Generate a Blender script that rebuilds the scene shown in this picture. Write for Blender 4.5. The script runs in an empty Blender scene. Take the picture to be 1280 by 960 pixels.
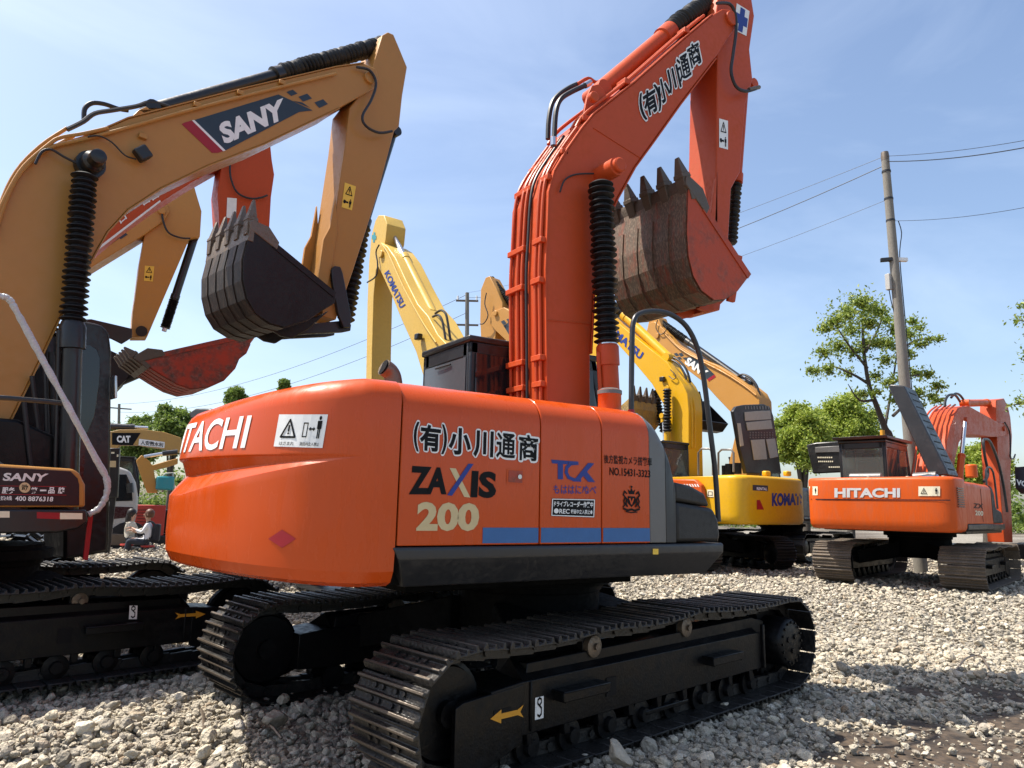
import bpy, bmesh, math, random
import numpy as np
from mathutils import Vector, Matrix
from mathutils.bvhtree import BVHTree
random.seed(7); rng = np.random.default_rng(11)
R = math.radians
scene = bpy.context.scene
COL = scene.collection

# ------------------------------------------------------------------ camera
FPX, PITCH, ROLL, YAW = 902.975, .1689, .021, .9901
CAM = Vector((-3.5233, -5.057, 1.4965))
FW = Vector((math.cos(YAW)*math.cos(PITCH), math.sin(YAW)*math.cos(PITCH), math.sin(PITCH)))
_r = FW.cross(Vector((0, 0, 1))).normalized(); _u = _r.cross(FW)
RT = _r*math.cos(ROLL)+_u*math.sin(ROLL); UP = _u*math.cos(ROLL)-_r*math.sin(ROLL)
cd = bpy.data.cameras.new('camera'); cam = bpy.data.objects.new('camera', cd); COL.objects.link(cam)
M = Matrix((RT, UP, -FW)).transposed().to_4x4(); M.translation = CAM
cam.matrix_world = M
cd.sensor_width = 36; cd.lens = 36*FPX/1280; cd.clip_end = 3000; cd.clip_start = .05
scene.camera = cam

def ray(u, v): return FW+RT*((u-640)/FPX)-UP*((v-480)/FPX)
def at_depth(u, v, d): return CAM+ray(u, v)*d
def at_z(u, v, z):
    d = ray(u, v); return CAM+d*((z-CAM.z)/d.z)

# ------------------------------------------------------------------ terrain
def sstep(a, b, x): t = np.clip((x-a)/(b-a), 0, 1); return t*t*(3-2*t)
def terrain(x, y):
    x = np.asarray(x, float); y = np.asarray(y, float)
    d = np.hypot(x-0, y+1)
    z = .17*sstep(5, 11, d)
    z = z+.025*np.sin(1.3*x+.7*y)*np.sin(.9*y-.6*x+1)+.015*np.sin(3.1*x-1.2*y)*np.sin(2.7*y+.5)
    # a low bank of loose gravel left between the two rows of tracks
    z = z+.10*np.exp(-((y-.75-.1*x)**2)/.35-((x+3.3)**2)/3.2)
    return z

# ------------------------------------------------------------------ materials
def nt(m): m.use_nodes = True; return m.node_tree.nodes, m.node_tree.links
def lin(c):
    return tuple([(x/12.92 if x <= .04045 else ((x+.055)/1.055)**2.4) for x in c])
def paint(name, col, rough=.35, metal=0, coat=.0, dirt=.25, dirtcol=(.16, .13, .10), scale=3.0, bump=.0, spec=.5, streak=False, var=.12, bscale=60):
    m = bpy.data.materials.new(name); n, l = nt(m); b = n['Principled BSDF']
    tc = n.new('ShaderNodeTexCoord'); mp = n.new('ShaderNodeMapping'); l.new(tc.outputs['Object'], mp.inputs[0])
    if streak: mp.inputs['Scale'].default_value = (1, 1, .22)
    no = n.new('ShaderNodeTexNoise'); no.inputs['Scale'].default_value = scale; no.inputs['Detail'].default_value = 8; no.inputs['Roughness'].default_value = .65
    l.new(mp.outputs[0], no.inputs['Vector'])
    no2 = n.new('ShaderNodeTexNoise'); no2.inputs['Scale'].default_value = scale*9; no2.inputs['Detail'].default_value = 5
    l.new(mp.outputs[0], no2.inputs['Vector'])
    mul = n.new('ShaderNodeMath'); mul.operation = 'MULTIPLY'; l.new(no.outputs[0], mul.inputs[0]); l.new(no2.outputs[0], mul.inputs[1])
    cr = n.new('ShaderNodeValToRGB'); cr.color_ramp.elements[0].position = .20; cr.color_ramp.elements[1].position = .46
    l.new(mul.outputs[0], cr.inputs[0])
    am = n.new('ShaderNodeMath'); am.operation = 'MULTIPLY'; am.inputs[1].default_value = dirt; l.new(cr.outputs[0], am.inputs[0])
    v = n.new('ShaderNodeMix'); v.data_type = 'RGBA'
    v.inputs[6].default_value = (*[c*(1-var) for c in col], 1); v.inputs[7].default_value = (*[min(1, c*(1+var)) for c in col], 1)
    l.new(no.outputs[0], v.inputs[0])
    mx = n.new('ShaderNodeMix'); mx.data_type = 'RGBA'; l.new(am.outputs[0], mx.inputs[0]); l.new(v.outputs[2], mx.inputs[6]); mx.inputs[7].default_value = (*dirtcol, 1)
    l.new(mx.outputs[2], b.inputs['Base Color'])
    ra = n.new('ShaderNodeMath'); ra.operation = 'MULTIPLY_ADD'; ra.inputs[1].default_value = .35; ra.inputs[2].default_value = rough-.1
    l.new(cr.outputs[0], ra.inputs[0]); l.new(ra.outputs[0], b.inputs['Roughness'])
    b.inputs['Metallic'].default_value = metal; b.inputs['Coat Weight'].default_value = coat; b.inputs['Coat Roughness'].default_value = .12
    b.inputs['Specular IOR Level'].default_value = spec
    if bump:
        bn = n.new('ShaderNodeTexNoise'); bn.inputs['Scale'].default_value = bscale; bn.inputs['Detail'].default_value = 4
        l.new(tc.outputs['Object'], bn.inputs['Vector'])
        bp = n.new('ShaderNodeBump'); bp.inputs['Strength'].default_value = bump; bp.inputs['Distance'].default_value = .01
        l.new(bn.outputs[0], bp.inputs['Height']); l.new(bp.outputs[0], b.inputs['Normal'])
    return m
def flat(name, col, rough=.5, metal=0, spec=.4):
    m = bpy.data.materials.new(name); n, l = nt(m); b = n['Principled BSDF']
    tc = n.new('ShaderNodeTexCoord'); no = n.new('ShaderNodeTexNoise'); no.inputs['Scale'].default_value = 14; l.new(tc.outputs['Object'], no.inputs['Vector'])
    v = n.new('ShaderNodeMix'); v.data_type = 'RGBA'; l.new(no.outputs[0], v.inputs[0])
    v.inputs[6].default_value = (*[c*.88 for c in col], 1); v.inputs[7].default_value = (*[min(1, c*1.1) for c in col], 1)
    l.new(v.outputs[2], b.inputs['Base Color'])
    b.inputs['Roughness'].default_value = rough; b.inputs['Metallic'].default_value = metal; b.inputs['Specular IOR Level'].default_value = spec
    return m
def glass(name, tint, clear=.55, rough=.05):
    m = bpy.data.materials.new(name); n, l = nt(m); b = n['Principled BSDF']
    b.inputs['Base Color'].default_value = (*[t*.15 for t in tint], 1); b.inputs['Roughness'].default_value = rough
    t = n.new('ShaderNodeBsdfTransparent'); t.inputs[0].default_value = (*tint, 1)
    mx = n.new('ShaderNodeMixShader'); mx.inputs[0].default_value = clear
    l.new(b.outputs[0], mx.inputs[1]); l.new(t.outputs[0], mx.inputs[2]); l.new(mx.outputs[0], n['Material Output'].inputs[0])
    return m

ORANGE = (.51, .064, .006)
MT = {
 'orange': paint('orange_paint', ORANGE, .30, coat=.16, spec=.28, dirt=.09, dirtcol=(.30, .09, .03), scale=1.6, streak=True, var=.06),
 'orange_b': paint('orange_boom_paint', (.46, .064, .015), .50, coat=.0, spec=.25, dirt=.2, dirtcol=(.22, .075, .04), scale=2.2),
 'orange_f': paint('faded_orange_paint', (.52, .078, .008), .46, coat=.0, spec=.25, dirt=.3, dirtcol=(.20, .08, .04), scale=2.5, streak=True),
 'orange_w': paint('worn_orange_paint', (.34, .04, .015), .55, dirt=.75, dirtcol=(.12, .07, .05), scale=2.6, bump=.3),
 'tan': paint('tan_yellow_paint', (.40, .190, .045), .42, coat=.05, spec=.3, dirt=.18, dirtcol=(.3, .16, .06), scale=1.8),
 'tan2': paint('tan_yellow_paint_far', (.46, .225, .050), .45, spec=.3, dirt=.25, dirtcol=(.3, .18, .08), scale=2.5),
 'yellow': paint('yellow_paint', (.62, .34, .008), .4, coat=.05, spec=.3, dirt=.22, dirtcol=(.32, .19, .06), scale=2.4),
 'pale': paint('pale_yellow_paint', (.58, .38, .075), .45, spec=.3, dirt=.25, dirtcol=(.32, .22, .09), scale=2.4),
 'cat': paint('ochre_paint', (.42, .24, .06), .5, dirt=.4, dirtcol=(.22, .15, .08)),
 'red': paint('red_paint', (.42, .03, .02), .5, dirt=.4, dirtcol=(.2, .07, .05)),
 'white': paint('white_paint', (.40, .39, .37), .45, dirt=.35, dirtcol=(.3, .27, .22)),
 'maroon': paint('maroon_paint', (.040, .010, .012), .30, dirt=.2, dirtcol=(.03, .012, .012)),
 'void': paint('painted_shade_underbody', (.0022, .0022, .0022), .8, spec=.15, dirt=.3, dirtcol=(.006, .005, .005)),  # near-black copy of the undercarriage paint, standing in for shade under the house
 'panel': paint('dark_maroon_panel', (.020, .009, .012), .45, spec=.3, dirt=.2, dirtcol=(.02, .012, .012)),
 'edge': paint('worn_grouser_edges', (.10, .078, .058), .5, metal=.35, dirt=.7, dirtcol=(.035, .028, .022), scale=7, bump=.4),
 'edge_d': paint('dark_grouser_edges', (.045, .04, .035), .5, metal=.3, dirt=.7, dirtcol=(.015, .014, .013), scale=7, bump=.4),
 'teal': paint('teal_paint', (.02, .25, .28), .45, dirt=.3),
 'blk': paint('black_paint', (.010, .010, .011), .38, dirt=.25, dirtcol=(.03, .028, .025), scale=3, bump=.08),
 'under': paint('black_undercarriage_paint', (.0035, .0035, .004), .42, dirt=.3, dirtcol=(.010, .009, .008), spec=.22, scale=2.4, bump=.2),
 'grey': paint('dark_grey_paint', (.020, .021, .024), .42, dirt=.2, dirtcol=(.045, .045, .045), scale=3),
 'lgrey': paint('grey_stripe_paint', (.12, .115, .11), .4, dirt=.15),
 'box': paint('black_step_box', (.013, .0125, .012), .6, dirt=.3, dirtcol=(.04, .037, .034), bump=.35, bscale=160),
 'shoe': paint('track_steel', (.014, .013, .0125), .45, metal=.2, dirt=.55, dirtcol=(.060, .050, .038), scale=5, bump=.6, bscale=45),
 'shoe_l': paint('dusty_track_steel', (.09, .07, .052), .75, dirt=.8, dirtcol=(.24, .18, .125), scale=5, bump=.5),
 'shoe_d': paint('dark_track_steel', (.007, .007, .0075), .5, dirt=.35, dirtcol=(.024, .022, .02), scale=5, bump=.4),
 'rubber': paint('black_rubber', (.009, .009, .010), .48, dirt=.15, dirtcol=(.05, .05, .05), spec=.35),
 'hose': flat('black_hose', (.018, .018, .02), .45),
 'chrome': flat('chrome_rod', (.55, .56, .58), .2, metal=.9),
 'steel': paint('bare_steel', (.16, .13, .10), .5, metal=.5, dirt=.7, dirtcol=(.13, .085, .055), scale=6, bump=.4),
 'tooth': paint('bucket_tooth_steel', (.10, .075, .055), .55, metal=.3, dirt=.6, dirtcol=(.12, .085, .06), scale=8, bump=.4),
 'bkt_d': paint('black_bucket_steel', (.009, .009, .0095), .45, spec=.3, dirt=.4, dirtcol=(.03, .023, .018), scale=3.2, bump=.25),
 'dglass': flat('dark_glass', (.012, .014, .016), .08, spec=.6),
 'glass': glass('tinted_glass', (.55, .62, .64), .45),
 'glass2': glass('clear_cab_glass', (.75, .82, .8), .55),
 'film': paint('wrapping_film', (.42, .43, .43), .28, dirt=.5, dirtcol=(.60, .61, .61), scale=9, bump=.9, bscale=35),
 't_white': flat('white_lettering', (.75, .75, .73), .45), 't_black': flat('black_lettering', (.006, .006, .007), .55, spec=.15),
 't_blue': flat('blue_lettering', (.012, .035, .22), .4), 't_band': flat('blue_band', (.030, .115, .30), .35),
 't_gold': flat('gold_lettering', (.55, .43, .24), .35, metal=.2), 't_silver': flat('silver_lettering', (.62, .62, .62), .35, metal=.3),
 't_red': flat('red_sticker', (.30, .008, .016), .4), 't_yel': flat('yellow_sticker', (.78, .50, .06), .45),
 't_navy': flat('navy_sticker', (.022, .035, .05), .4), 't_cream': flat('cream_sticker', (.75, .68, .5), .5),
 't_arrow': flat('orange_arrow_sticker', (.62, .28, .02), .5), 't_foam': flat('foam_insulation', (.36, .33, .28), .9),
 'conc': paint('pole_concrete', (.19, .175, .15), .9, dirt=.5, dirtcol=(.10, .09, .075), scale=5, bump=.3, streak=True),
 'bark': paint('bark', (.06, .05, .04), .9, dirt=.5, dirtcol=(.1, .08, .06), bump=.5),
 'skin': flat('skin', (.45, .26, .18), .55), 'hair': flat('dark_hair', (.015, .011, .009), .5), 'hairb': flat('brown_hair', (.10, .04, .02), .5),
 'cloth_w': flat('white_cloth', (.7, .7, .72), .85), 'cloth_c': flat('cream_cloth', (.5, .46, .38), .85), 'cloth_n': flat('navy_cloth', (.03, .035, .05), .9),
 'cloth_k': flat('dark_bag_cloth', (.02, .02, .025), .8),
}
def bucket_mat(name, base, worn, rng_lo=.36, rng_hi=.6):
    m = bpy.data.materials.new(name); n, l = nt(m); b = n['Principled BSDF']
    tc = n.new('ShaderNodeTexCoord'); mp = n.new('ShaderNodeMapping'); mp.inputs['Scale'].default_value = (2.5, 9, 2.5); l.new(tc.outputs['Object'], mp.inputs[0])
    a = n.new('ShaderNodeTexNoise'); a.inputs['Scale'].default_value = 1.6; a.inputs['Detail'].default_value = 10; a.inputs['Roughness'].default_value = .72; l.new(mp.outputs[0], a.inputs['Vector'])
    cr = n.new('ShaderNodeValToRGB'); cr.color_ramp.elements[0].position = rng_lo; cr.color_ramp.elements[1].position = rng_hi; l.new(a.outputs[0], cr.inputs[0])
    a2 = n.new('ShaderNodeTexNoise'); a2.inputs['Scale'].default_value = 12; a2.inputs['Detail'].default_value = 8; l.new(mp.outputs[0], a2.inputs['Vector'])
    w = n.new('ShaderNodeMix'); w.data_type = 'RGBA'; w.inputs[6].default_value = (*worn, 1); w.inputs[7].default_value = (*[min(1, c*2.6) for c in worn], 1)
    cr2 = n.new('ShaderNodeValToRGB'); cr2.color_ramp.elements[0].position = .48; cr2.color_ramp.elements[1].position = .72; l.new(a2.outputs[0], cr2.inputs[0]); l.new(cr2.outputs[0], w.inputs[0])
    mx = n.new('ShaderNodeMix'); mx.data_type = 'RGBA'; l.new(cr.outputs[0], mx.inputs[0]); l.new(w.outputs[2], mx.inputs[6]); mx.inputs[7].default_value = (*base, 1)
    l.new(mx.outputs[2], b.inputs['Base Color']); b.inputs['Roughness'].default_value = .55; b.inputs['Metallic'].default_value = .15
    bp = n.new('ShaderNodeBump'); bp.inputs['Strength'].default_value = .4; bp.inputs['Distance'].default_value = .01; l.new(a2.outputs[0], bp.inputs['Height']); l.new(bp.outputs[0], b.inputs['Normal'])
    return m
MT['glass_grey'] = flat('sky_reflection_glass', (.055, .068, .078), .12, spec=.6)  # even solid grey stands in for sky reflected in the panes
MT['bk_orange'] = bucket_mat('worn_orange_bucket_shell', (.26, .045, .016), (.095, .066, .044), .50, .72)
MT['bk_side'] = bucket_mat('scuffed_orange_bucket_side', (.42, .050, .010), (.14, .045, .025), .30, .50)
MT['bk_red'] = bucket_mat('scuffed_red_bucket', (.42, .035, .010), (.085, .038, .028), .38, .58)
MT['bk_dark'] = bucket_mat('polished_dark_bucket_shell', (.018, .015, .012), (.060, .042, .028), .32, .56)
MT['bk_yel'] = bucket_mat('muddy_yellow_bucket', (.45, .27, .05), (.2, .14, .06), .4, .6)

# ------------------------------------------------------------------ mesh builder
class MB:
    def __init__(s): s.v = []; s.f = []; s.mi = {}; s.m2 = None
    def add(s, vs, fs):
        o = len(s.v); s.v += [tuple(v) for v in vs]; s.f += [tuple(i+o for i in f) for f in fs]; return s
    def box(s, c, d, M=None):
        c = Vector(c); vs = []
        for k in range(8):
            p = Vector(((k & 1)-.5, ((k >> 1) & 1)-.5, ((k >> 2) & 1)-.5)); p = Vector((p.x*d[0], p.y*d[1], p.z*d[2]))
            vs.append(c+(M @ p if M else p))
        return s.add(vs, [(0, 1, 3, 2), (4, 6, 7, 5), (0, 4, 5, 1), (2, 3, 7, 6), (0, 2, 6, 4), (1, 5, 7, 3)])
    def loft(s, a, b):
        n = len(a); return s.add(list(a)+list(b), [tuple(range(n)), tuple(range(2*n-1, n-1, -1))]+[(i, i+n, (i+1) % n+n, (i+1) % n) for i in range(n)])
    def prism(s, poly, y0, y1): return s.loft([(x, y0, z) for x, z in poly], [(x, y1, z) for x, z in poly])
    def prismx(s, poly, x0, x1): return s.loft([(x0, y, z) for y, z in poly], [(x1, y, z) for y, z in poly])
    def prismz(s, poly, z0, z1): return s.loft([(x, y, z0) for x, y in poly], [(x, y, z1) for x, y in poly])
    def rev(s, p0, p1, prof, n=14):
        p0 = Vector(p0); p1 = Vector(p1); ax = p1-p0; a = ax.normalized()
        u = a.orthogonal().normalized(); w = a.cross(u); vs = []
        for t, r in prof:
            c = p0+ax*t
            for k in range(n):
                q = 2*math.pi*k/n; vs.append(c+(u*math.cos(q)+w*math.sin(q))*r)
        fs = [(i*n+k, i*n+(k+1) % n, (i+1)*n+(k+1) % n, (i+1)*n+k) for i in range(len(prof)-1) for k in range(n)]
        fs += [tuple(range(n-1, -1, -1)), tuple(range((len(prof)-1)*n, len(prof)*n))]
        return s.add(vs, fs)
    def cyl(s, p0, p1, r, r2=None, n=14): return s.rev(p0, p1, [(0, r), (1, r if r2 is None else r2)], n)
    def tube(s, pts, r, n=8, smooth=0):
        pts = [Vector(p) for p in pts]
        if smooth: pts = catmull(pts, smooth)
        vs = []; u = None
        for i, p in enumerate(pts):
            t = (pts[min(i+1, len(pts)-1)]-pts[max(i-1, 0)]).normalized()
            u = t.orthogonal().normalized() if u is None else (u-t*u.dot(t)).normalized()
            w = t.cross(u); rr = r[i] if isinstance(r, (list, tuple)) else r
            for k in range(n):
                q = 2*math.pi*k/n; vs.append(p+(u*math.cos(q)+w*math.sin(q))*rr)
        m = len(pts)
        fs = [(i*n+k, i*n+(k+1) % n, (i+1)*n+(k+1) % n, (i+1)*n+k) for i in range(m-1) for k in range(n)]
        fs += [tuple(range(n-1, -1, -1)), tuple(range((m-1)*n, m*n))]
        return s.add(vs, fs)
    def build(s, name, mat, parent=None, M=None, bevel=0, angle=38, recalc=True, smooth=True, label=None, seg=2):
        me = bpy.data.meshes.new(name)
        vs = [Vector(v) for v in s.v]
        if M is not None: vs = [M @ v for v in vs]
        if vs:
            lo = Vector([min(v[i] for v in vs) for i in range(3)]); hi = Vector([max(v[i] for v in vs) for i in range(3)])
            c = (lo+hi)/2
        else: c = Vector()
        me.from_pydata([v-c for v in vs], [], s.f)
        bm = bmesh.new(); bm.from_mesh(me)
        if recalc: bmesh.ops.recalc_face_normals(bm, faces=bm.faces)
        th = R(angle)
        for f in bm.faces: f.smooth = smooth
        if smooth:
            for e in bm.edges:
                if len(e.link_faces) == 2: e.smooth = e.calc_face_angle(0) < th
        bm.to_mesh(me); bm.free()
        if mat is not None: me.materials.append(MT[mat] if isinstance(mat, str) else mat)
        if s.m2:
            me.materials.append(MT[s.m2])
            for i in s.mi: me.polygons[i].material_index = 1
        o = bpy.data.objects.new(name, me); COL.objects.link(o)
        if parent is not None: o.parent = parent.root if hasattr(parent, 'root') else parent
        if parent is not None and not hasattr(parent, 'root') and parent.parent is not None:
            # sub-part: its coordinates were given in the machine's frame
            o.location = c-parent.location
        else: o.location = c
        if bevel:
            b = o.modifiers.new('bevel', 'BEVEL'); b.width = bevel; b.segments = seg; b.limit_method = 'ANGLE'; b.angle_limit = R(30); b.harden_normals = False
        if label: o['label'] = label
        return o
def catmull(p, k):
    out = []
    for i in range(len(p)-1):
        a = p[max(i-1, 0)]; b = p[i]; c = p[i+1]; d = p[min(i+2, len(p)-1)]
        for j in range(k):
            t = j/k; out.append(.5*((2*b)+(c-a)*t+(2*a-5*b+4*c-d)*t*t+(3*b-a-3*c+d)*t**3))
    out.append(p[-1]); return out
def tag(o, label, cat, group=None, kind=None):
    if label: o['label'] = label
    if cat: o['category'] = cat
    if group: o['group'] = group
    if kind: o['kind'] = kind
    return o
class Mach:
    """a thing standing at (x, y, z) with heading h; meshes are given in its own frame (x ahead, y left, z up)"""
    def __init__(s, name, x, y, z, h, label=None, cat='excavator', group=None):
        s.o = Vector((x, y, z)); s.h = R(h)
        s.M = Matrix.Translation(s.o) @ Matrix.Rotation(s.h, 4, 'Z'); s.Mi = s.M.inverted()
        s.C = s.Mi @ CAM; s.M3 = s.Mi.to_3x3()
        if name:
            s.root = bpy.data.objects.new(name, None); COL.objects.link(s.root); s.root.location = s.o; s.root.rotation_euler = (0, 0, s.h)
            s.root.empty_display_size = .3
            tag(s.root, label, cat, group)
    def hit(s, u, v, ax, val):
        d = s.M3 @ ray(u, v); k = 'xyz'.index(ax); return s.C+d*((val-s.C[k])/d[k])
    def P(s, pts, y): return [(p.x, p.z) for p in (s.hit(u, v, 'y', y) for u, v in pts)]
    def p3(s, u, v, y): return s.hit(u, v, 'y', y)

# ------------------------------------------------------------------ lettering
_tc = {}
def glyphs(body, off, res=3):
    k = (body, off, res)
    if k in _tc: return _tc[k]
    c = bpy.data.curves.new('t', 'FONT'); c.body = body; c.size = 1; c.offset = off; c.resolution_u = res; c.fill_mode = 'FRONT' if hasattr(c, 'fill_mode') else 'FRONT'
    o = bpy.data.objects.new('t', c); COL.objects.link(o); bpy.context.view_layer.update()
    me = o.evaluated_get(bpy.context.evaluated_depsgraph_get()).to_mesh()
    vs = [(v.co.x, v.co.y) for v in me.vertices]; fs = [tuple(p.vertices) for p in me.polygons]
    o.evaluated_get(bpy.context.evaluated_depsgraph_get()).to_mesh_clear(); bpy.data.objects.remove(o); bpy.data.curves.remove(c)
    _tc[k] = (vs, fs); return _tc[k]
def quadmap(q, a, b):
    (tl, tr, br, bl) = q
    x = (bl[0]*(1-a)+br[0]*a)*(1-b)+(tl[0]*(1-a)+tr[0]*a)*b
    y = (bl[1]*(1-a)+br[1]*a)*(1-b)+(tl[1]*(1-a)+tr[1]*a)*b
    return x, y
def decal(m, name, vs, fs, q, surf, mat, parent=None, shear=0, lift=0., label=None):
    """vs in 0..1 x 0..1; laid on the surface the quad q covers; surf = (axis, value) or a function (u,v)->local point"""
    out = []
    for a, b in vs:
        u, v = quadmap(q, a+shear*(b-.5), b)
        out.append(m.hit(u, v, *surf) if isinstance(surf, tuple) else surf(u, v, lift))
    mb = MB(); keep = [p is not None for p in out]; out = [p if p is not None else Vector() for p in out]
    mb.add(out, [f for f in fs if all(keep[i] for i in f)])
    o = mb.build(name, mat, parent or m, recalc=False, smooth=False)
    if label: o['label'] = label
    return o
def outline(m, body, q, surf, mat, ref=.02, rad=.10, off=.02, parent=None):
    vs, fs = glyphs(body, off); rv = glyphs(body, ref)[0]
    x0 = min(v[0] for v in rv); x1 = max(v[0] for v in rv); y0 = min(v[1] for v in rv); y1 = max(v[1] for v in rv); V = []; F = []
    mb = MB()
    for k in range(12):
        a = 2*math.pi*k/12; s_ = (surf[0], surf[1]-(.00012*k))
        pts = [m.hit(*quadmap(q, (x+rad*math.cos(a)-x0)/(x1-x0), (y+rad*math.sin(a)-y0)/(y1-y0)), *s_) for x, y in vs]; mb.add(pts, fs)
    return mb.build('lettering_outline', mat, parent or m, recalc=False, smooth=False)
def text(m, body, q, surf, mat, off=0.0, ref=None, shear=0, lift=0., parent=None, name='lettering', res=3):
    vs, fs = glyphs(body, off, res); rv = glyphs(body, off if ref is None else ref, res)[0]
    x0 = min(v[0] for v in rv); x1 = max(v[0] for v in rv); y0 = min(v[1] for v in rv); y1 = max(v[1] for v in rv)
    vs = [((x-x0)/(x1-x0), (y-y0)/(y1-y0)) for x, y in vs]
    return decal(m, name, vs, fs, q, surf, mat, parent, shear, lift)
SQ = ([(0, 0), (1, 0), (1, 1), (0, 1)], [(0, 1, 2, 3)])
def grid01(n, k):
    return ([(i/n, j/k) for j in range(k+1) for i in range(n+1)], [(j*(n+1)+i, j*(n+1)+i+1, (j+1)*(n+1)+i+1, (j+1)*(n+1)+i) for j in range(k) for i in range(n)])
def patch(m, q, surf, mat, name='sticker', parent=None, lift=0., n=1, k=1, label=None):
    vs, fs = grid01(n, k); return decal(m, name, vs, fs, q, surf, mat, parent, 0, lift, label)
def shape(m, polys, q, surf, mat, name='symbol', parent=None, lift=0., label=None):
    """flat outlines on one surface; each lies a hair above the last so that none coincide"""
    mb = MB()
    for k, p in enumerate(polys):
        e = .00018*k
        if isinstance(surf, tuple): s_ = (surf[0], surf[1]+(-e if m.C['xyz'.index(surf[0])] < surf[1] else e))
        pts = [m.hit(*quadmap(q, a, b), *s_) if isinstance(surf, tuple) else surf(*quadmap(q, a, b), lift+e) for a, b in p]
        if any(x is None for x in pts): continue
        mb.add(pts, [tuple(range(len(pts)))])
    o = mb.build(name, mat, parent or m, recalc=False, smooth=False)
    if label: o['label'] = label
    return o
def stroke(pts, w, asp=1.0):
    """a polyline of width w as quads in unit space; asp = width/height of the quad"""
    out = []
    for (x0, y0), (x1, y1) in zip(pts[:-1], pts[1:]):
        dx, dy = (x1-x0)*asp, (y1-y0); L = math.hypot(dx, dy) or 1; nx, ny = -dy/L*w/2, dx/L*w/2; ex, ey = dx/L*w*.3, dy/L*w*.3
        out.append([((x0*asp-ex+nx)/asp, y0-ey+ny), ((x0*asp-ex-nx)/asp, y0-ey-ny), ((x1*asp+ex-nx)/asp, y1+ey-ny), ((x1*asp+ex+nx)/asp, y1+ey+ny)])
    return out
def disc(cx, cy, r, asp=1.0, n=16): return [(cx+r*math.cos(2*math.pi*k/n)/asp, cy+r*math.sin(2*math.pi*k/n)) for k in range(n)]
TRI = stroke([(.12, .12), (.88, .12), (.5, .88), (.12, .12)], .09)+[disc(.5, .28, .05)]+stroke([(.5, .62), (.5, .38)], .09)
MAN = [disc(.5, .9, .09, .45), [(.15, .42), (.15, .78), (.85, .78), (.85, .42), (.72, .42), (.72, .0), (.54, .0), (.54, .4), (.46, .4), (.46, 0), (.28, 0), (.28, .42)]]
def sub(q, a0, b0, a1, b1): return [quadmap(q, a0, b1), quadmap(q, a1, b1), quadmap(q, a1, b0), quadmap(q, a0, b0)]
def bump_lift(surf, d):
    if isinstance(surf, tuple): return (surf[0], surf[1]+d)
    return surf
def warn_sign(m, q, surf, parent, bg='t_white', vertical=False, d=-.002, wide=False):
    s = patch(m, q, surf, bg, 'warning_sign', parent)
    su = bump_lift(surf, d); L = 0 if isinstance(surf, tuple) else .002
    if vertical:
        shape(m, TRI, sub(q, .12, .52, .88, .96), su, 't_black', 'warning_triangle', s if parent is not m else s, L)
        shape(m, MAN, sub(q, .58, .08, .88, .42), su, 't_black', 'figure_symbol', s, L)
        shape(m, stroke([(.0, .5), (1, .5)], .3)+[[(0, .2), (.45, .2), (.45, .8), (0, .8)]], sub(q, .12, .14, .52, .38), su, 't_black', 'machine_symbol', s, L)
    else:
        shape(m, TRI, sub(q, .06, .2, .44, .92), su, 't_black', 'warning_triangle', s, L)
        shape(m, MAN, sub(q, .80, .28, .93, .95), su, 't_black', 'figure_symbol', s, L)
        ar = [[(0, .5), (.3, .95), (.3, .65), (.7, .65), (.7, .95), (1, .5), (.7, .05), (.7, .35), (.3, .35), (.3, .05)]]
        shape(m, ar, sub(q, .63, .47, .78, .63), su, 't_black', 'arrow_symbol', s, L)
        shape(m, stroke([(.05, .05), (.95, .05), (.95, .95), (.05, .95), (.05, .05)], .08, .4), sub(q, .53, .3, .61, .75), su, 't_black', 'machine_symbol', s, L)
    return s
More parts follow.
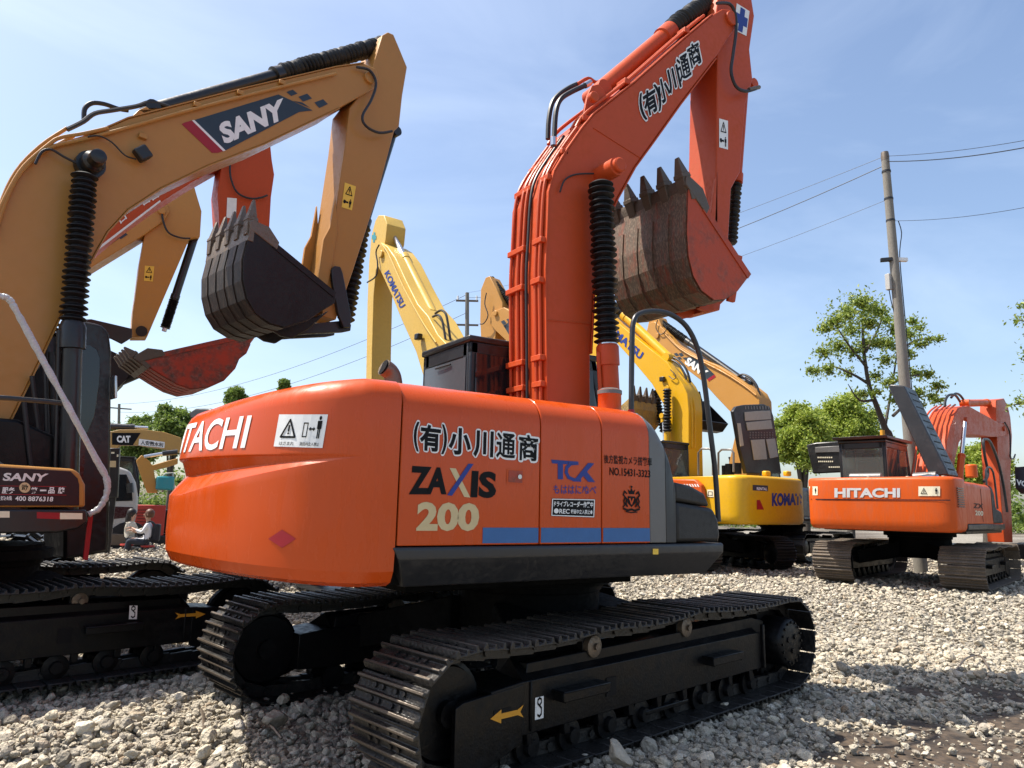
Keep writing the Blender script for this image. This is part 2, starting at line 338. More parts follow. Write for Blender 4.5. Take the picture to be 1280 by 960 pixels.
# ------------------------------------------------------------------ undercarriage
def track_path(xi, zi, xs, zs, rp, carriers, sag):
    pts = []
    n = 14
    for k in range(n+1):                       # idler wrap, bottom to top (front)
        a = -math.pi/2+math.pi*k/n; pts.append((xi+rp*math.cos(a), zi+rp*math.sin(a)))
    stops = [(xi, zi+rp)]+[(c, z) for c, z in carriers]+[(-xs, zs+rp)]
    for (x0, z0), (x1, z1) in zip(stops[:-1], stops[1:]):
        for k in range(1, 9):
            t = k/8; pts.append((x0+(x1-x0)*t, z0+(z1-z0)*t-4*sag*t*(1-t)))
    for k in range(1, n+1):
        a = math.pi/2+math.pi*k/n; pts.append((-xs+rp*math.cos(a), zs+rp*math.sin(a)))
    for k in range(1, 12): t = k/12; pts.append((-xs+(xi+xs)*t, zs-rp+(zi-zs)*t))
    return pts
def undercarriage(m, psi, xi=1.76, zi=.405, xs=1.82, zs=.412, g=1.1, tw=.6, frame='under', shoe='shoe', detail=2, stickers=(), pitch=.19, rp=.345, sag=.03):
    Mr = Matrix.Rotation(R(psi), 4, 'Z')
    low = Mach(None, 0, 0, 0, 0); hh = m.h+R(psi)
    low.M = m.M @ Mr; low.Mi = low.M.inverted(); low.C = low.Mi @ CAM; low.M3 = low.Mi.to_3x3(); low.root = m.root
    car = [(.62, .755), (-.42, .775)]
    path = track_path(xi, zi, xs, zs, rp, car, sag)
    P = path+[path[0]]; L = [0]
    for a, b in zip(P[:-1], P[1:]): L.append(L[-1]+math.hypot(b[0]-a[0], b[1]-a[1]))
    N = round(L[-1]/pitch); st = L[-1]/N
    def at(s):
        s %= L[-1]
        for i in range(len(L)-1):
            if L[i+1] >= s:
                t = (s-L[i])/(L[i+1]-L[i]+1e-9); return Vector((P[i][0]+(P[i+1][0]-P[i][0])*t, P[i][1]+(P[i+1][1]-P[i][1])*t))
    for sd in (-1, 1):
        yc = sd*g; mb = MB(); lk = MB(); rr = random.Random(5+sd)
        for k in range(N):
            a = at(k*st); b = at((k+1)*st); d = (b-a).normalized(); nn = Vector((d.y, -d.x))   # outward
            c = (a+b)/2; hw = st*.5
            j = rr.uniform(-.004, .004)
            def q(s, o, y): p = c+d*s+nn*o; return (p.x, y, p.y)
            y0 = yc-tw/2+j; y1 = yc+tw/2+j
            if detail >= 1:
                pr = [(-hw*.99, .0), (hw*.90, .0), (hw*.90, .010), (hw*.72, .012), (hw*.66, .040), (hw*.50, .040), (hw*.44, .013), (hw*.03, .013), (-hw*.03, .034), (-hw*.17, .034), (-hw*.23, .013), (-hw*.62, .013), (-hw*.70, .042), (-hw*.88, .042), (-hw*.99, .018)]
            else:
                pr = [(-hw*.97, .0), (hw*.97, .0), (hw*.97, .013), (-hw*.6, .013), (-hw*.7, .042), (-hw*.95, .042)]
            f0 = len(mb.f); mb.loft([q(s, o, y0) for s, o in pr], [q(s, o, y1) for s, o in pr])
            if detail >= 1:
                for i_ in (4, 8, 12): mb.mi[f0+2+i_] = 1
            if detail >= 1:
                for yl in (-.085, .085):
                    lk.loft([q(s, o, yc+yl-.02) for s, o in ((-hw*1.08, -.075), (hw*.9, -.085), (hw*1.08, -.045), (hw*.95, -.002), (-hw*.95, -.002), (-hw*1.1, -.03))],
                            [q(s, o, yc+yl+.02) for s, o in ((-hw*1.08, -.075), (hw*.9, -.085), (hw*1.08, -.045), (hw*.95, -.002), (-hw*.95, -.002), (-hw*1.1, -.03))])
                p = c-d*hw-nn*.04; lk.cyl((p.x, yc-.12, p.y), (p.x, yc+.12, p.y), .024, n=8)
            if detail >= 2:                    # bolts between the grousers
                for yl in (-.13, -.06, .06, .13):
                    for s in (hw*.30, -hw*.42):
                        p = c+d*s; lk.cyl((p.x+nn.x*.008, yc+yl, p.y+nn.y*.008), (p.x+nn.x*.026, yc+yl, p.y+nn.y*.026), .014, n=6)
        if detail >= 1: mb.m2 = {'shoe': 'edge', 'shoe_d': 'edge_d', 'shoe_l': 'shoe_l'}[shoe]
        tr = mb.build('track', shoe, m, M=Mr, bevel=.003 if detail >= 2 else 0, seg=1)
        if lk.v: lk.build('track_links', shoe, tr, M=Mr)
        # frame
        fr = MB(); yo = yc+sd*.19; yi = yc-sd*.17
        body = [(-xs+.42, .25), (xi-.50, .23), (xi-.22, .24), (xi-.22, .50), (xi-.45, .52), (-xs+.42, .53)]
        fr.prism(body, min(yo, yi), max(yo, yi))
        inner = [(-xs+.30, .30), (xi-.50, .30), (xi-.55, .60), (-xs+.45, .64), (-xs+.25, .6)]
        fr.prism(inner, yc-.13, yc+.13)
        A_ = [(-xs+.44, yo-sd*.012, .527), (-xs+.44, yc+sd*.0, .655), (-xs+.44, yc-sd*.1, .5)]; B_ = [(xi-.47, yo-sd*.012, .517), (xi-.52, yc+sd*.0, .625), (xi-.52, yc-sd*.1, .5)]
        fr.loft(A_, B_)
        if detail >= 1:
            for xx in (.85, -.75):                 # step brackets
                a, b = sorted((yo-sd*.01, yo+sd*.10)); fr.box((xx, (a+b)/2, .44), (.42, b-a, .012))
                fr.box((xx, yo+sd*.09, .415), (.42, .012, .06))
                for t in (-.19, .19): fr.box((xx+t, yo+sd*.045, .41), (.012, .1, .06))
            fr.box((-xs+.40, yo+sd*.01, .42), (.03, .03, .34)); fr.box((xi-.52, yo+sd*.006, .38), (.012, .012, .27))
            for xx, z0 in car: fr.box((xx, yc+sd*.02, .60), (.14, .16, .16))
            for k in range(9):                     # track guards over the rollers
                fr.box((-1.25+k*.31, yo-sd*.03, .215), (.05, .05, .09))
            a, b = sorted((yc+sd*.12, yo)); fr.box((-.1, (a+b)/2, .16), (.5, b-a, .03))
        f = fr.build('track_frame', frame, m, M=Mr, bevel=.008)
        if detail >= 1:
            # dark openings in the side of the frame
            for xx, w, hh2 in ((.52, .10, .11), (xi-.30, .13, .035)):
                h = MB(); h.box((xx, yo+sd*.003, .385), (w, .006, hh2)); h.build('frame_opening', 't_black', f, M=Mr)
        for k in range(8):
            ro = MB(); x = -1.28+k*.355; ro.rev((x, yc-.15, .145), (x, yc+.15, .145), [(0, .05), (.03, .095), (.14, .095), (.2, .075), (.8, .075), (.86, .095), (.97, .095), (1, .05)], 14)
            ro.rev((x, yc+sd*.15, .145), (x, yc+sd*.185, .145), [(0, .05), (1, .045)], 10)
            if detail >= 1: ro.build('track_roller', frame, f, M=Mr)
        for x, z in car:
            ro = MB(); ro.rev((x, yc-.12, z-.075-.05), (x, yc+.15, z-.075-.05), [(0, .03), (.02, .06), (.8, .06), (.82, .068), (.97, .068), (1, .05)], 14)
            y5 = yc+sd*.15; ro.cyl((x, y5, z-.125), (x, y5+sd*.02, z-.125), .022, n=8)
            ro.build('carrier_roller', 'steel' if detail >= 2 else frame, f, M=Mr)
        idl = MB(); idl.rev((xi, yc-.075, zi), (xi, yc+.075, zi), [(0, .15), (.02, rp-.11), (.25, rp-.10), (.3, rp-.075), (.7, rp-.075), (.75, rp-.10), (.98, rp-.11), (1, .15)], 32)
        idl.rev((xi, yc-.12, zi), (xi, yc+.12, zi), [(0, .07), (1, .07)], 12)
        idl.build('idler', frame, f, M=Mr)
        sp = MB(); T = 21; prof = []
        for k in range(T*4):
            rr2 = rp-.03 if k % 4 in (0, 1) else rp-.085; a = 2*math.pi*k/(T*4); prof.append((-xs+rr2*math.cos(a), zs+rr2*math.sin(a)))
        sp.prism(prof, yc-.035, yc+.035)
        sp.build('sprocket', frame, f, M=Mr)
        mo = MB(); y1 = yc+sd*.25
        mo.rev((-xs, yc-sd*.17, zs), (-xs, y1, zs), [(0, .15), (.1, .24), (.4, .24), (.42, .205), (.93, .20), (.97, .19), (1, .165)], 32)
        if detail >= 1:
            for k in range(16):
                a = 2*math.pi*k/16; cx = -xs+.165*math.cos(a); cz = zs+.165*math.sin(a); mo.cyl((cx, y1-sd*.012, cz), (cx, y1+sd*.010, cz), .011, n=6)
            for k in range(3):
                a = 2*math.pi*k/3+.4; mo.cyl((-xs+.07*math.cos(a), y1, zs+.07*math.sin(a)), (-xs+.07*math.cos(a), y1+sd*.012, zs+.07*math.sin(a)), .022, n=8)
        mo.build('travel_motor', frame, f, M=Mr)
        # guards closing the idler end
        gd = MB(); a, b = sorted((yo-sd*.03, yo+sd*.003)); gd.prism([(xi-.46, .20), (xi-.46, .506), (xi-.02, .475), (xi+.03, .455), (xi+.03, .10), (xi-.16, .10)], a, b)
        if detail >= 1: gd.build('frame_end_plate', frame, f, M=Mr, bevel=.004)
    # centre frame: drum and four splayed legs
    cf = MB(); cf.rev((0, 0, .48), (0, 0, .86), [(0, .5), (.3, .58), (1, .58)], 28)
    for sx in (-1, 1):
        for sy in (-1, 1):
            a = [Vector(p) for p in ((sx*.18, sy*.25, .50), (sx*.62, sy*.25, .50), (sx*.62, sy*.25, .80), (sx*.18, sy*.25, .80))]
            b = [Vector(p) for p in ((sx*.62, sy*.96, .33), (sx*1.02, sy*.96, .33), (sx*1.02, sy*.96, .60), (sx*.62, sy*.96, .60))]
            cf.loft(a, b)
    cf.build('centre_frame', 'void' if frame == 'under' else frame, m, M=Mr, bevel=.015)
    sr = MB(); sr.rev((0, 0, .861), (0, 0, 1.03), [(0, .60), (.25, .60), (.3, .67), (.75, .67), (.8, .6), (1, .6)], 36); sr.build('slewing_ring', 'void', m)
    # direction arrow and lifting hook signs on the outer side of the frame
    AR = [[(1, .5), (.68, .95), (.68, .68), (.18, .68), (.0, .92), (.10, .5), (.0, .08), (.18, .32), (.68, .32), (.68, .05)]]
    HK = stroke([(.5, .95), (.3, .88), (.28, .72), (.5, .6), (.72, .48), (.72, .22), (.5, .12), (.28, .2)], .11)+stroke([(.5, .95), (.7, .88), (.72, .74), (.5, .62)], .10)
    for kind, x0, x1, z0, z1, y in stickers:
        pts = lambda vs: [Mr @ Vector((x0+(x1-x0)*a, y, z0+(z1-z0)*b)) for a, b in vs]
        s = 1 if y > 0 else -1
        mb = MB()
        if kind == 'arrow':
            for p in AR: mb.add(pts(p), [tuple(range(len(p)))])
            mb.build('arrow_sticker', 't_arrow', m, recalc=False, smooth=False)
        else:
            mb.add(pts([(0, 0), (1, 0), (1, 1), (0, 1)]), [(0, 1, 2, 3)]); st_ = mb.build('hook_sticker', 't_white', m, recalc=False, smooth=False)
            m2 = MB()
            for p in HK: m2.add([Mr @ Vector((x0+(x1-x0)*a, y+s*.002, z0+(z1-z0)*b)) for a, b in p], [tuple(range(len(p)))])
            m2.build('hook_symbol', 't_black', st_, recalc=False, smooth=False)
    return low

# ------------------------------------------------------------------ front equipment
def bellows(m, p0, p1, r, n, name='rubber_bellows', ri=.66, parent=None):
    prof = []
    rr = random.Random(int(r*1000)+n)
    for k in range(n):
        j = rr.uniform(-.07, .05); q = rr.uniform(-.12, .12)
        prof += [((k+.0)/n, r*ri*.94), ((k+.08)/n, r*ri*.94), ((k+.46+q)/n, r*(1+j)), ((k+.56+q)/n, r*(1+j))]
    prof.append((1, r*ri))
    return MB().rev(p0, p1, prof, 24).build(name, 'rubber', parent or m, angle=25)
def cylinder(m, p0, p1, rb, split, mat, rod='chrome', bel=None, rr=None, name='hydraulic_cylinder', nb=20, far=None):
    """barrel from p0 to split, then the rod (bare or in bellows) to p1"""
    p0 = Vector(p0); p1 = Vector(p1); a = (p1-p0).normalized(); s = p0+(p1-p0)*split
    mb = MB(); mb.rev(p0, s, [(0, rb), (.92, rb), (.925, rb*1.14), (.995, rb*1.14), (1, rb*.9)], 18)
    mb.cyl(p0+Vector((0, -rb*1.1, 0)), p0+Vector((0, rb*1.1, 0)), rb*.95)
    o = mb.build(name, mat, m)
    MB().cyl(s, p1, rr or rb*.6).build('rod', rod, o)
    if bel: bellows(m, s+a*.01, p1-a*.06, bel, nb, 'bellows', parent=o)
    return o
def poly_prism(m, name, pts, y0, y1, mat, bevel=.01, cam_side=None, parent=None):
    ys = cam_side if cam_side is not None else (y0 if m.C.y < 0 else y1)
    P = m.P(pts, ys); mb = MB(); mb.prism(P, y0, y1)
    return mb.build(name, mat, parent or m, bevel=bevel)
def pipe(m, pts, y, r, mat='hose', name='hose', n=8, smooth=4, parent=None):
    P = [m.p3(u, v, y) for u, v in pts]
    return MB().tube(P, r, n, smooth).build(name, mat, parent or m)
def open_bucket(m, prof, y0, y1, mat_shell, mat_side, th=.03, teeth=5, tooth_vec=None, tooth_len=.2, lip=.16, ears=None, name='bucket', ribs=5, mat_tooth='tooth', cutter=True):
    """prof: (x, z) from the lip round the back of the shell to the top; open between last and first point"""
    pr = [Vector(p) for p in prof]; c = sum(pr, Vector((0, 0)))/len(pr)
    inn = []
    for i, p in enumerate(pr):
        t = (pr[min(i+1, len(pr)-1)]-pr[max(i-1, 0)]).normalized(); nrm = Vector((-t.y, t.x))
        if nrm.dot(c-p) < 0: nrm = -nrm
        inn.append(p+nrm*th)
    mb = MB()
    for i in range(len(pr)-1):
        q = [pr[i], pr[i+1], inn[i+1], inn[i]]
        mb.prism([(v.x, v.y) for v in q], y0+.002, y1-.002)
    root = mb.build(name, mat_shell, m, angle=30)
    # wear strips running round the shell
    if ribs:
        rb = MB()
        for k in range(ribs):
            y = y0+(y1-y0)*(k+.5)/ribs
            out = [p-(q-p)*.35 for p, q in zip(pr, inn)]
            for i in range(1, len(pr)-2):
                rb.prism([(v.x, v.y) for v in (out[i], out[i+1], pr[i+1], pr[i])], y-.075*(y1-y0), y+.075*(y1-y0))
        rb.build('wear_strip', mat_shell, root, angle=30)
    for yy, s in ((y0, 1), (y1, -1)):
        sd = MB(); a, b = sorted((yy, yy+s*.025)); sd.prism([(v.x, v.y) for v in pr], a, b); sd.build('side_plate', mat_side, root, bevel=.004)
        if cutter:
            e = (pr[-1]-pr[0]); ed = e.normalized(); nn = Vector((-ed.y, ed.x))
            if nn.dot(pr[0]-c) < 0: nn = -nn
            a2, b2 = sorted((yy-s*.012, yy+s*.037)); q = [pr[0]-ed*.05, pr[0]-ed*.02+nn*.04, pr[0]+ed*.16+nn*.10, pr[0]+ed*.34+nn*.03, pr[0]+ed*.36-nn*.06, pr[0]-nn*.07]
            sc = MB(); sc.prism([(v.x, v.y) for v in q], a2, b2); sc.build('side_cutter', mat_tooth, root, bevel=.008)
            ra, rb_ = sorted((yy-s*.010, yy)); st = MB(); st.prism([(v.x, v.y) for v in (pr[0]+ed*.3+nn*.0, pr[-1], pr[-1]-nn*.07, pr[0]+ed*.3-nn*.07)], ra, rb_); st.build('side_edge_strip', mat_side, root)
    # lip plate and teeth
    tv = Vector(tooth_vec).normalized() if tooth_vec else (pr[0]-pr[1]).normalized(); tn = Vector((-tv.y, tv.x))
    lp = MB(); lp.prism([(v.x, v.y) for v in (pr[0]+tv*.0-tn*.028, pr[0]+tv*.05, pr[0]+tn*.028, pr[0]-tv*lip+tn*.032, pr[0]-tv*lip-tn*.032)], y0-.01, y1+.01); lp.build('lip_plate', mat_tooth, root, bevel=.006)
    for k in range(teeth):
        y = y0+(y1-y0)*(.06+.88*k/(teeth-1)); w = .055
        t = MB(); A = pr[0]-tv*.12; 
        def blk(p, h, ww): return [(p.x+tn.x*h, y-ww, p.y+tn.y*h), (p.x+tn.x*h, y+ww, p.y+tn.y*h), (p.x-tn.x*h, y+ww, p.y-tn.y*h), (p.x-tn.x*h, y-ww, p.y-tn.y*h)]
        t.loft(blk(A, .045, w*.8), blk(pr[0]+tv*.05, .055, w)); t.loft(blk(pr[0]+tv*.045, .062, w*1.12), blk(pr[0]+tv*.09, .055, w*1.05)); t.loft(blk(pr[0]+tv*.09, .048, w*.95), blk(pr[0]+tv*tooth_len, .010, w*.42))
        t.build('tooth', mat_tooth, root, bevel=.006)
    if ears:
        for y in (-.2, .2):
            e = MB(); e.prism(ears, (y0+y1)/2+y-.025, (y0+y1)/2+y+.025); e.build('ear', mat_side, root, bevel=.01)
    return root

# ------------------------------------------------------------------ upper structures
def sect_top(zb, zt, y_out, y_in, r=.2, n=6):
    """cross-section (y, z) of a cover with a rounded outer top edge; y_out<0 is the outer side"""
    s = 1 if y_out > y_in else -1
    pts = [(y_out, zb), (y_out, zt-r)]
    for k in range(1, n+1):
        a = math.pi/2*k/n; pts.append((y_out-s*r*(1-math.cos(a)), zt-r+r*math.sin(a)))
    pts += [(y_in, zt), (y_in, zb)]
    return pts
def cw_mesh(w, xr, xb, zb, zt, corner=.35, taper_z=.0, bulge=.0, groove=0, nu=60, gz=1.75, roundtop=.14, ctl=None, tip=1.62):
    """counterweight: plan curve from the right seam (xb,-w) round the rear (xr,0) to (xb,w)"""
    ctl = ctl or [(xb, -w), (xb-(xb-xr)*.35, -w*.998), (xr+corner*1.25, -w*.985), (xr+corner*.80, -w*.94), (xr+corner*.42, -w*.84), (xr+corner*.2, -w*.68), (xr+corner*.07, -w*.42), (xr, 0)]
    ctl = ctl+[(x, -y) for x, y in reversed(ctl[:-1])]
    cv = catmull([Vector((a, b)) for a, b in ctl], 8)
    n = len(cv); rows = []; al = [0]
    for i in range(1, n): al.append(al[-1]+(cv[i]-cv[i-1]).length)
    mid = al[-1]/2
    for i, p in enumerate(cv):
        t = (cv[min(i+1, n-1)]-cv[max(i-1, 0)]).normalized(); nn = Vector((t.y, -t.x))
        if nn.dot(p-Vector((0, 0))) < 0: nn = -nn
        g = 1-float(sstep(.55, 1.0, abs(p.y)/w*1.02)); g2 = max(0., min(1., (1-abs(al[i]-mid)/tip)*1.12)); g2 = g2*(1-.15*g2)
        inward = -nn
        if groove: g = g2
        zt_ = zt-taper_z*g; zb_ = zb+bulge*g
        prof = [(zb_+.0, .30), (zb_+.005, .10), (zb_+.03, .04), (zb_+.09, .008), (zb_+.2, .0), (zb_+.38, 0)]
        if groove:
            zl = gz-.26*g2-.004; zd = gz-.125*g2-.003
            prof += [(zl-.05, 0), (zl-.006, 0), (zl, .002*g2), (zl+(zd-zl)*.5, .048*g2), (zd-.004*g2, .100*g2), (zd+.004*g2, .105*g2), (gz-.012*g2-.001, .070*g2), (gz-.004*g2, .050*g2), (gz+.003, .045*g2), (gz+.012, .045*g2), (gz+.14, .06*g2)]
        else: prof += [((zb_+zt_)/2, 0)]
        up = .075*g2 if groove else 0
        rt = roundtop
        for k in range(6):
            a = math.pi/2*k/5; prof.append((zt_-rt+rt*math.sin(a), up+rt*(1-math.cos(a))))
        prof += [(zt_+.01, up+rt+.25)]
        col = []
        for z, d in prof: q = p+inward*d; col.append(Vector((min(q.x, xb) if i in (0, n-1) else q.x, q.y, z)))
        if i in (0, n-1): col = [Vector((xb, v.y, v.z)) for v in col]
        rows.append(col)
    mb = MB(); k = len(rows[0]); vs = [v for r in rows for v in r]
    fs = [(i*k+j, (i+1)*k+j, (i+1)*k+j+1, i*k+j+1) for i in range(n-1) for j in range(k-1)]
    o = len(vs)
    vs += [Vector((xb, 0, zt)), Vector((xb, 0, zb+.0))]
    fs += [((i+1)*k+k-1, i*k+k-1, o)[::-1] for i in range(n-1)]+[(i*k, (i+1)*k, o+1)[::-1] for i in range(n-1)]
    mb.add(vs, fs); return mb
def cab(m, x0, x1, y0, y1, z0, z1, mat='blk', gl='glass', slope=.22, visor=False, seat=True):
    fr = MB(); t = .075
    rp = [(x0, z0), (x0, z1), (x1-slope, z1), (x1, z0+.75), (x1, z0)]
    for yy in (y0, y1-.05):
        fr.prism([(x0, z0), (x1, z0), (x1, z0+.55), (x0, z0+.55)], yy, yy+.05)
        fr.prism([(x0, z0+.5), (x0+.09, z0+.5), (x0+.09, z1), (x0, z1)], yy, yy+.05)
        fr.prism([(x1-.09, z0+.5), (x1, z0+.5), (x1, z0+.75), (x1-slope, z1), (x1-slope-.09, z1), (x1-.09, z0+.75)], yy, yy+.05)
        fr.prism([((x0+x1)/2-.02, z0+.5), ((x0+x1)/2+.05, z0+.5), ((x0+x1)/2+.05, z1-.05), ((x0+x1)/2-.02, z1-.05)], yy, yy+.05)
        fr.prism([(x0, z1-.12), (x1-slope+.03, z1-.12), (x1-slope, z1), (x0, z1)], yy, yy+.05)
    for xx in (x0,):
        fr.box((xx+.025, (y0+y1)/2, z0+.35), (.05, y1-y0-.1, .7)); fr.box((xx+.025, (y0+y1)/2, z1-.07), (.05, y1-y0-.1, .14))
        for yy in (y0+.09, y1-.09): fr.box((xx+.025, yy, (z0+z1)/2), (.05, .1, z1-z0))
    fr.box(((x0+x1-slope)/2, (y0+y1)/2, z1+.02), (x1-slope-x0+.04, y1-y0+.02, .06))
    fr.box((x1-.025, (y0+y1)/2, z0+.2), (.05, y1-y0-.1, .4))
    c = fr.build('cab', mat, m, bevel=.018)
    for yy in (y0+.012, y1-.016): g = MB(); g.prism([(x0+.05, z0+.52), (x1-.05, z0+.52), (x1-.05, z0+.75), (x1-slope-.05, z1-.06), (x0+.05, z1-.06)], yy, yy+.005); g.build('side_window', gl, c)
    g = MB(); g.box((x0-.004, (y0+y1)/2, z0+.66+(z1-z0-.80)/2), (.006, y1-y0-.13, z1-z0-.80)); g.build('rear_window', gl, c)
    g = MB(); g.loft([(x1-.03, y0+.06, z0+.4), (x1-.03, y1-.06, z0+.4), (x1-.036, y1-.06, z0+.4), (x1-.036, y0+.06, z0+.4)], [(x1-slope-.03, y0+.06, z1-.05), (x1-slope-.03, y1-.06, z1-.05), (x1-slope-.036, y1-.06, z1-.05), (x1-slope-.036, y0+.06, z1-.05)]); g.build('windscreen', gl, c)
    if seat:
        s = MB(); s.box((x0+.62, (y0+y1)/2, z0+.62), (.5, .5, .14)); s.box((x0+.38, (y0+y1)/2, z0+.98), (.13, .46, .62)); s.box((x0+.36, (y0+y1)/2, z0+1.36), (.09, .26, .16)); s.build('seat', 'rubber', c, bevel=.04)
    if visor:
        v = MB(); v.prism([(x0-.12, z1+.06), (x1-slope+.1, z1+.06), (x1-slope+.16, z1+.12), (x0-.16, z1+.12)], y0-.08, y1+.08); v.build('roof_visor', 'grey', c, bevel=.01)
    return c
def far_house(m, w=1.33, mat='yellow', cw=None, zt=2.05, xr=-2.65, deckm='grey', side='L', cabx=(-.5, 1.15), hood=True, zdeck=1.22):
    o = cw_mesh(w, xr, -1.85, 1.05, zt, corner=.3, roundtop=.09).build('counterweight', cw or mat, m, angle=45)
    b = MB(); b.prismx([(y, z) for y, z in sect_top(zdeck, zt-.02, -w, w*.98, .12)], -1.84, -.62); b.build('engine_hood', mat, m, bevel=.01)
    b = MB(); b.prismx([(y, z) for y, z in sect_top(zdeck, zt-.05, -w, -.42, .12)], -.61, .35); b.build('tank_cover', mat, m, bevel=.01)
    b = MB(); b.box((-.35, 0, 1.12), (2.9, 2*w-.1, .17)); b.build('deck', 'under', m, bevel=.01)
    for s in (-1, 1):
        b = MB(); b.prismx([(s*w, zdeck-.004), (s*(w+.01), zdeck-.07), (s*(w-.12), 1.03), (s*(w-.2), 1.03), (s*(w-.2), zdeck-.004)], -1.83, 1.15); b.build('side_skirt', deckm, m, bevel=.008)
    b = MB(); b.prismx(sect_top(zdeck, 1.62, -w, -.5, .08), .36, 1.15); b.build('toolbox', 'box', m, bevel=.02)
    cab(m, cabx[0], cabx[1], .36, 1.34, zdeck-.02, 2.9, gl='glass2')
    # door seams, louvres and handle on both sides
    l = MB()
    for k in range(7): l.box((-1.35, w*.982 if side == 'L' else -w-.001, 1.62+k*.045), (.30, .012, .02))
    l.build('louvre', 'grey', m)
    l = MB()
    for x in (-1.1, -.2): l.box((x, w*.982 if side == 'L' else -w, (zdeck+zt)/2-.06), (.012, .006, zt-zdeck-.18))
    l.build('door_seam', 't_black', m)
def boom_rig(m, spec, mat, w=.54, dark='rubber'):
    """boom, arm and rams of a machine seen on one side; spec gives their outlines on the boom's near face"""
    near = -w/2 if m.C.y < 0 else w/2; sg = 1 if near > 0 else -1
    if 'boom' in spec: poly_prism(m, 'boom', spec['boom'], -w/2, w/2, mat, .012, near)
    if 'arm' in spec: poly_prism(m, 'arm', spec['arm'], -.2, .2, mat, .012, sg*.2)
    for k, c in enumerate(spec.get('cyl', [])):
        (a, b, y, rb, split, cm, rod, bel) = c
        for yy in ([y, -y] if abs(y) > .05 else [0]):
            p0 = m.p3(*a, sg*abs(y)); p1 = m.p3(*b, sg*abs(y)); p0.y = p1.y = yy
            cylinder(m, p0, p1, rb, split, cm, rod, bel, nb=26)
    for (pts, y, r, mt) in spec.get('pipes', []): pipe(m, pts, sg*y, r, mt, 'hydraulic_pipe' if mt not in ('hose',) else 'hose')
    for (u, v, r) in spec.get('pins', []):
        p = m.p3(u, v, near); a = p.copy(); a.y = -w/2-.05; b = p.copy(); b.y = w/2+.05; MB().cyl(a, b, r).build('pin', mat, m, bevel=.008)
# =================================================================== MAIN MACHINE
m = Mach('excavator', 0, 0, 0, 0, 'large orange foreground excavator with a rounded counterweight and a blue band on its side', group='excavators parked on the gravel')
main = m
undercarriage(m, -170.3, stickers=(('arrow', 1.30, 1.55, .325, .405, 1.2965), ('hook', 1.205, 1.135, .30, .42, 1.2935)))
W = 1.36
# counterweight
CT = [(-1.835, -W), (-1.92, -1.358), (-2.05, -1.335), (-2.19, -1.272), (-2.33, -1.155), (-2.465, -.97), (-2.59, -.72), (-2.70, -.40), (-2.775, 0)]
cwo = cw_mesh(W, -2.75, -1.835, 1.05, 2.20, ctl=CT, tip=1.60, corner=.42, taper_z=.14, bulge=.055, groove=1, gz=1.755, roundtop=.13).build('counterweight', 'orange', m, angle=20)
bpy.context.view_layer.update()
def bvh_of(o, mach):
    dg = bpy.context.evaluated_depsgraph_get(); ev = o.evaluated_get(dg); me = ev.to_mesh()
    vs = [v.co+Vector(o.location) for v in me.vertices]; fs = [tuple(p.vertices) for p in me.polygons]; ev.to_mesh_clear()
    return BVHTree.FromPolygons(vs, fs)
cwb = bvh_of(cwo, m)
def on_cw(u, v, lift=0):
    d = (m.M3 @ ray(u, v)).normalized(); h = cwb.ray_cast(m.C, d)
    return None if h[0] is None else h[0]-d*(.004+lift)
def on_cw_rear(y, z, lift=0):
    h = cwb.ray_cast(Vector((-6, y, z)), Vector((1, 0, 0)))
    return None if h[0] is None else h[0]+Vector((-.0045-lift, 0, 0))
# HITACHI lettering centred on the back
def rear_text(m, body, y0, y1, z0, z1, fn, mat, off=.0, name='lettering', lean=0.):
    vs, fs = glyphs(body, off, 4); vs = [(x+lean*y, y) for x, y in vs]; xs = [v[0] for v in vs]; ys = [v[1] for v in vs]
    mb = MB(); b2 = bmesh.new(); vv = [b2.verts.new(((x-min(xs))/(max(xs)-min(xs)), (y-min(ys))/(max(ys)-min(ys)), 0)) for x, y in vs]
    for f in fs:
        try: b2.faces.new([vv[i] for i in f])
        except ValueError: pass
    for _ in range(3):
        bmesh.ops.subdivide_edges(b2, edges=[e for e in b2.edges if abs(e.verts[0].co.x-e.verts[1].co.x)*(abs(y1-y0)) > .03], cuts=1)
    bmesh.ops.triangulate(b2, faces=b2.faces)
    b2.verts.index_update()
    vs = [fn(y0+(y1-y0)*v.co.x, z0+(z1-z0)*v.co.y) or Vector() for v in b2.verts]; fs = [tuple(v.index for v in f.verts) for f in b2.faces]; b2.free()
    mb.add(vs, fs); return mb.build(name, mat, m, recalc=False, smooth=False)
rear_text(m, 'HITACHI', .26, -.82, 1.795, 1.985, on_cw_rear, 't_white', .018, 'lettering', .10)
warn = [(349, 518), (410, 518), (403, 560), (342, 558)]
s = patch(m, warn, on_cw, 't_white', 'warning_sign', m, n=6, k=4)
def on_cw_up(k): return lambda u, v, lift=0: on_cw(u, v, lift+k)
shape(m, TRI, sub(warn, .06, .22, .44, .92), on_cw, 't_black', 'warning_triangle', s, .003)
shape(m, MAN, sub(warn, .80, .28, .93, .96), on_cw, 't_black', 'figure_symbol', s, .003)
shape(m, stroke([(.05, .05), (.95, .05), (.95, .95), (.05, .95), (.05, .05)], .08, .4), sub(warn, .54, .3, .63, .76), on_cw, 't_black', 'machine_symbol', s, .003)
shape(m, [[(0, .5), (.3, .95), (.3, .65), (.7, .65), (.7, .95), (1, .5), (.7, .05), (.7, .35), (.3, .35), (.3, .05)]], sub(warn, .655, .48, .79, .64), on_cw, 't_black', 'arrow_symbol', s, .003)
text(m, 'はさまれ', sub(warn, .1, .05, .4, .16), on_cw, 't_black', .01, lift=.003, parent=s)
text(m, '旋回内立入禁止', sub(warn, .52, .05, .92, .16), on_cw, 't_black', .01, lift=.003, parent=s)
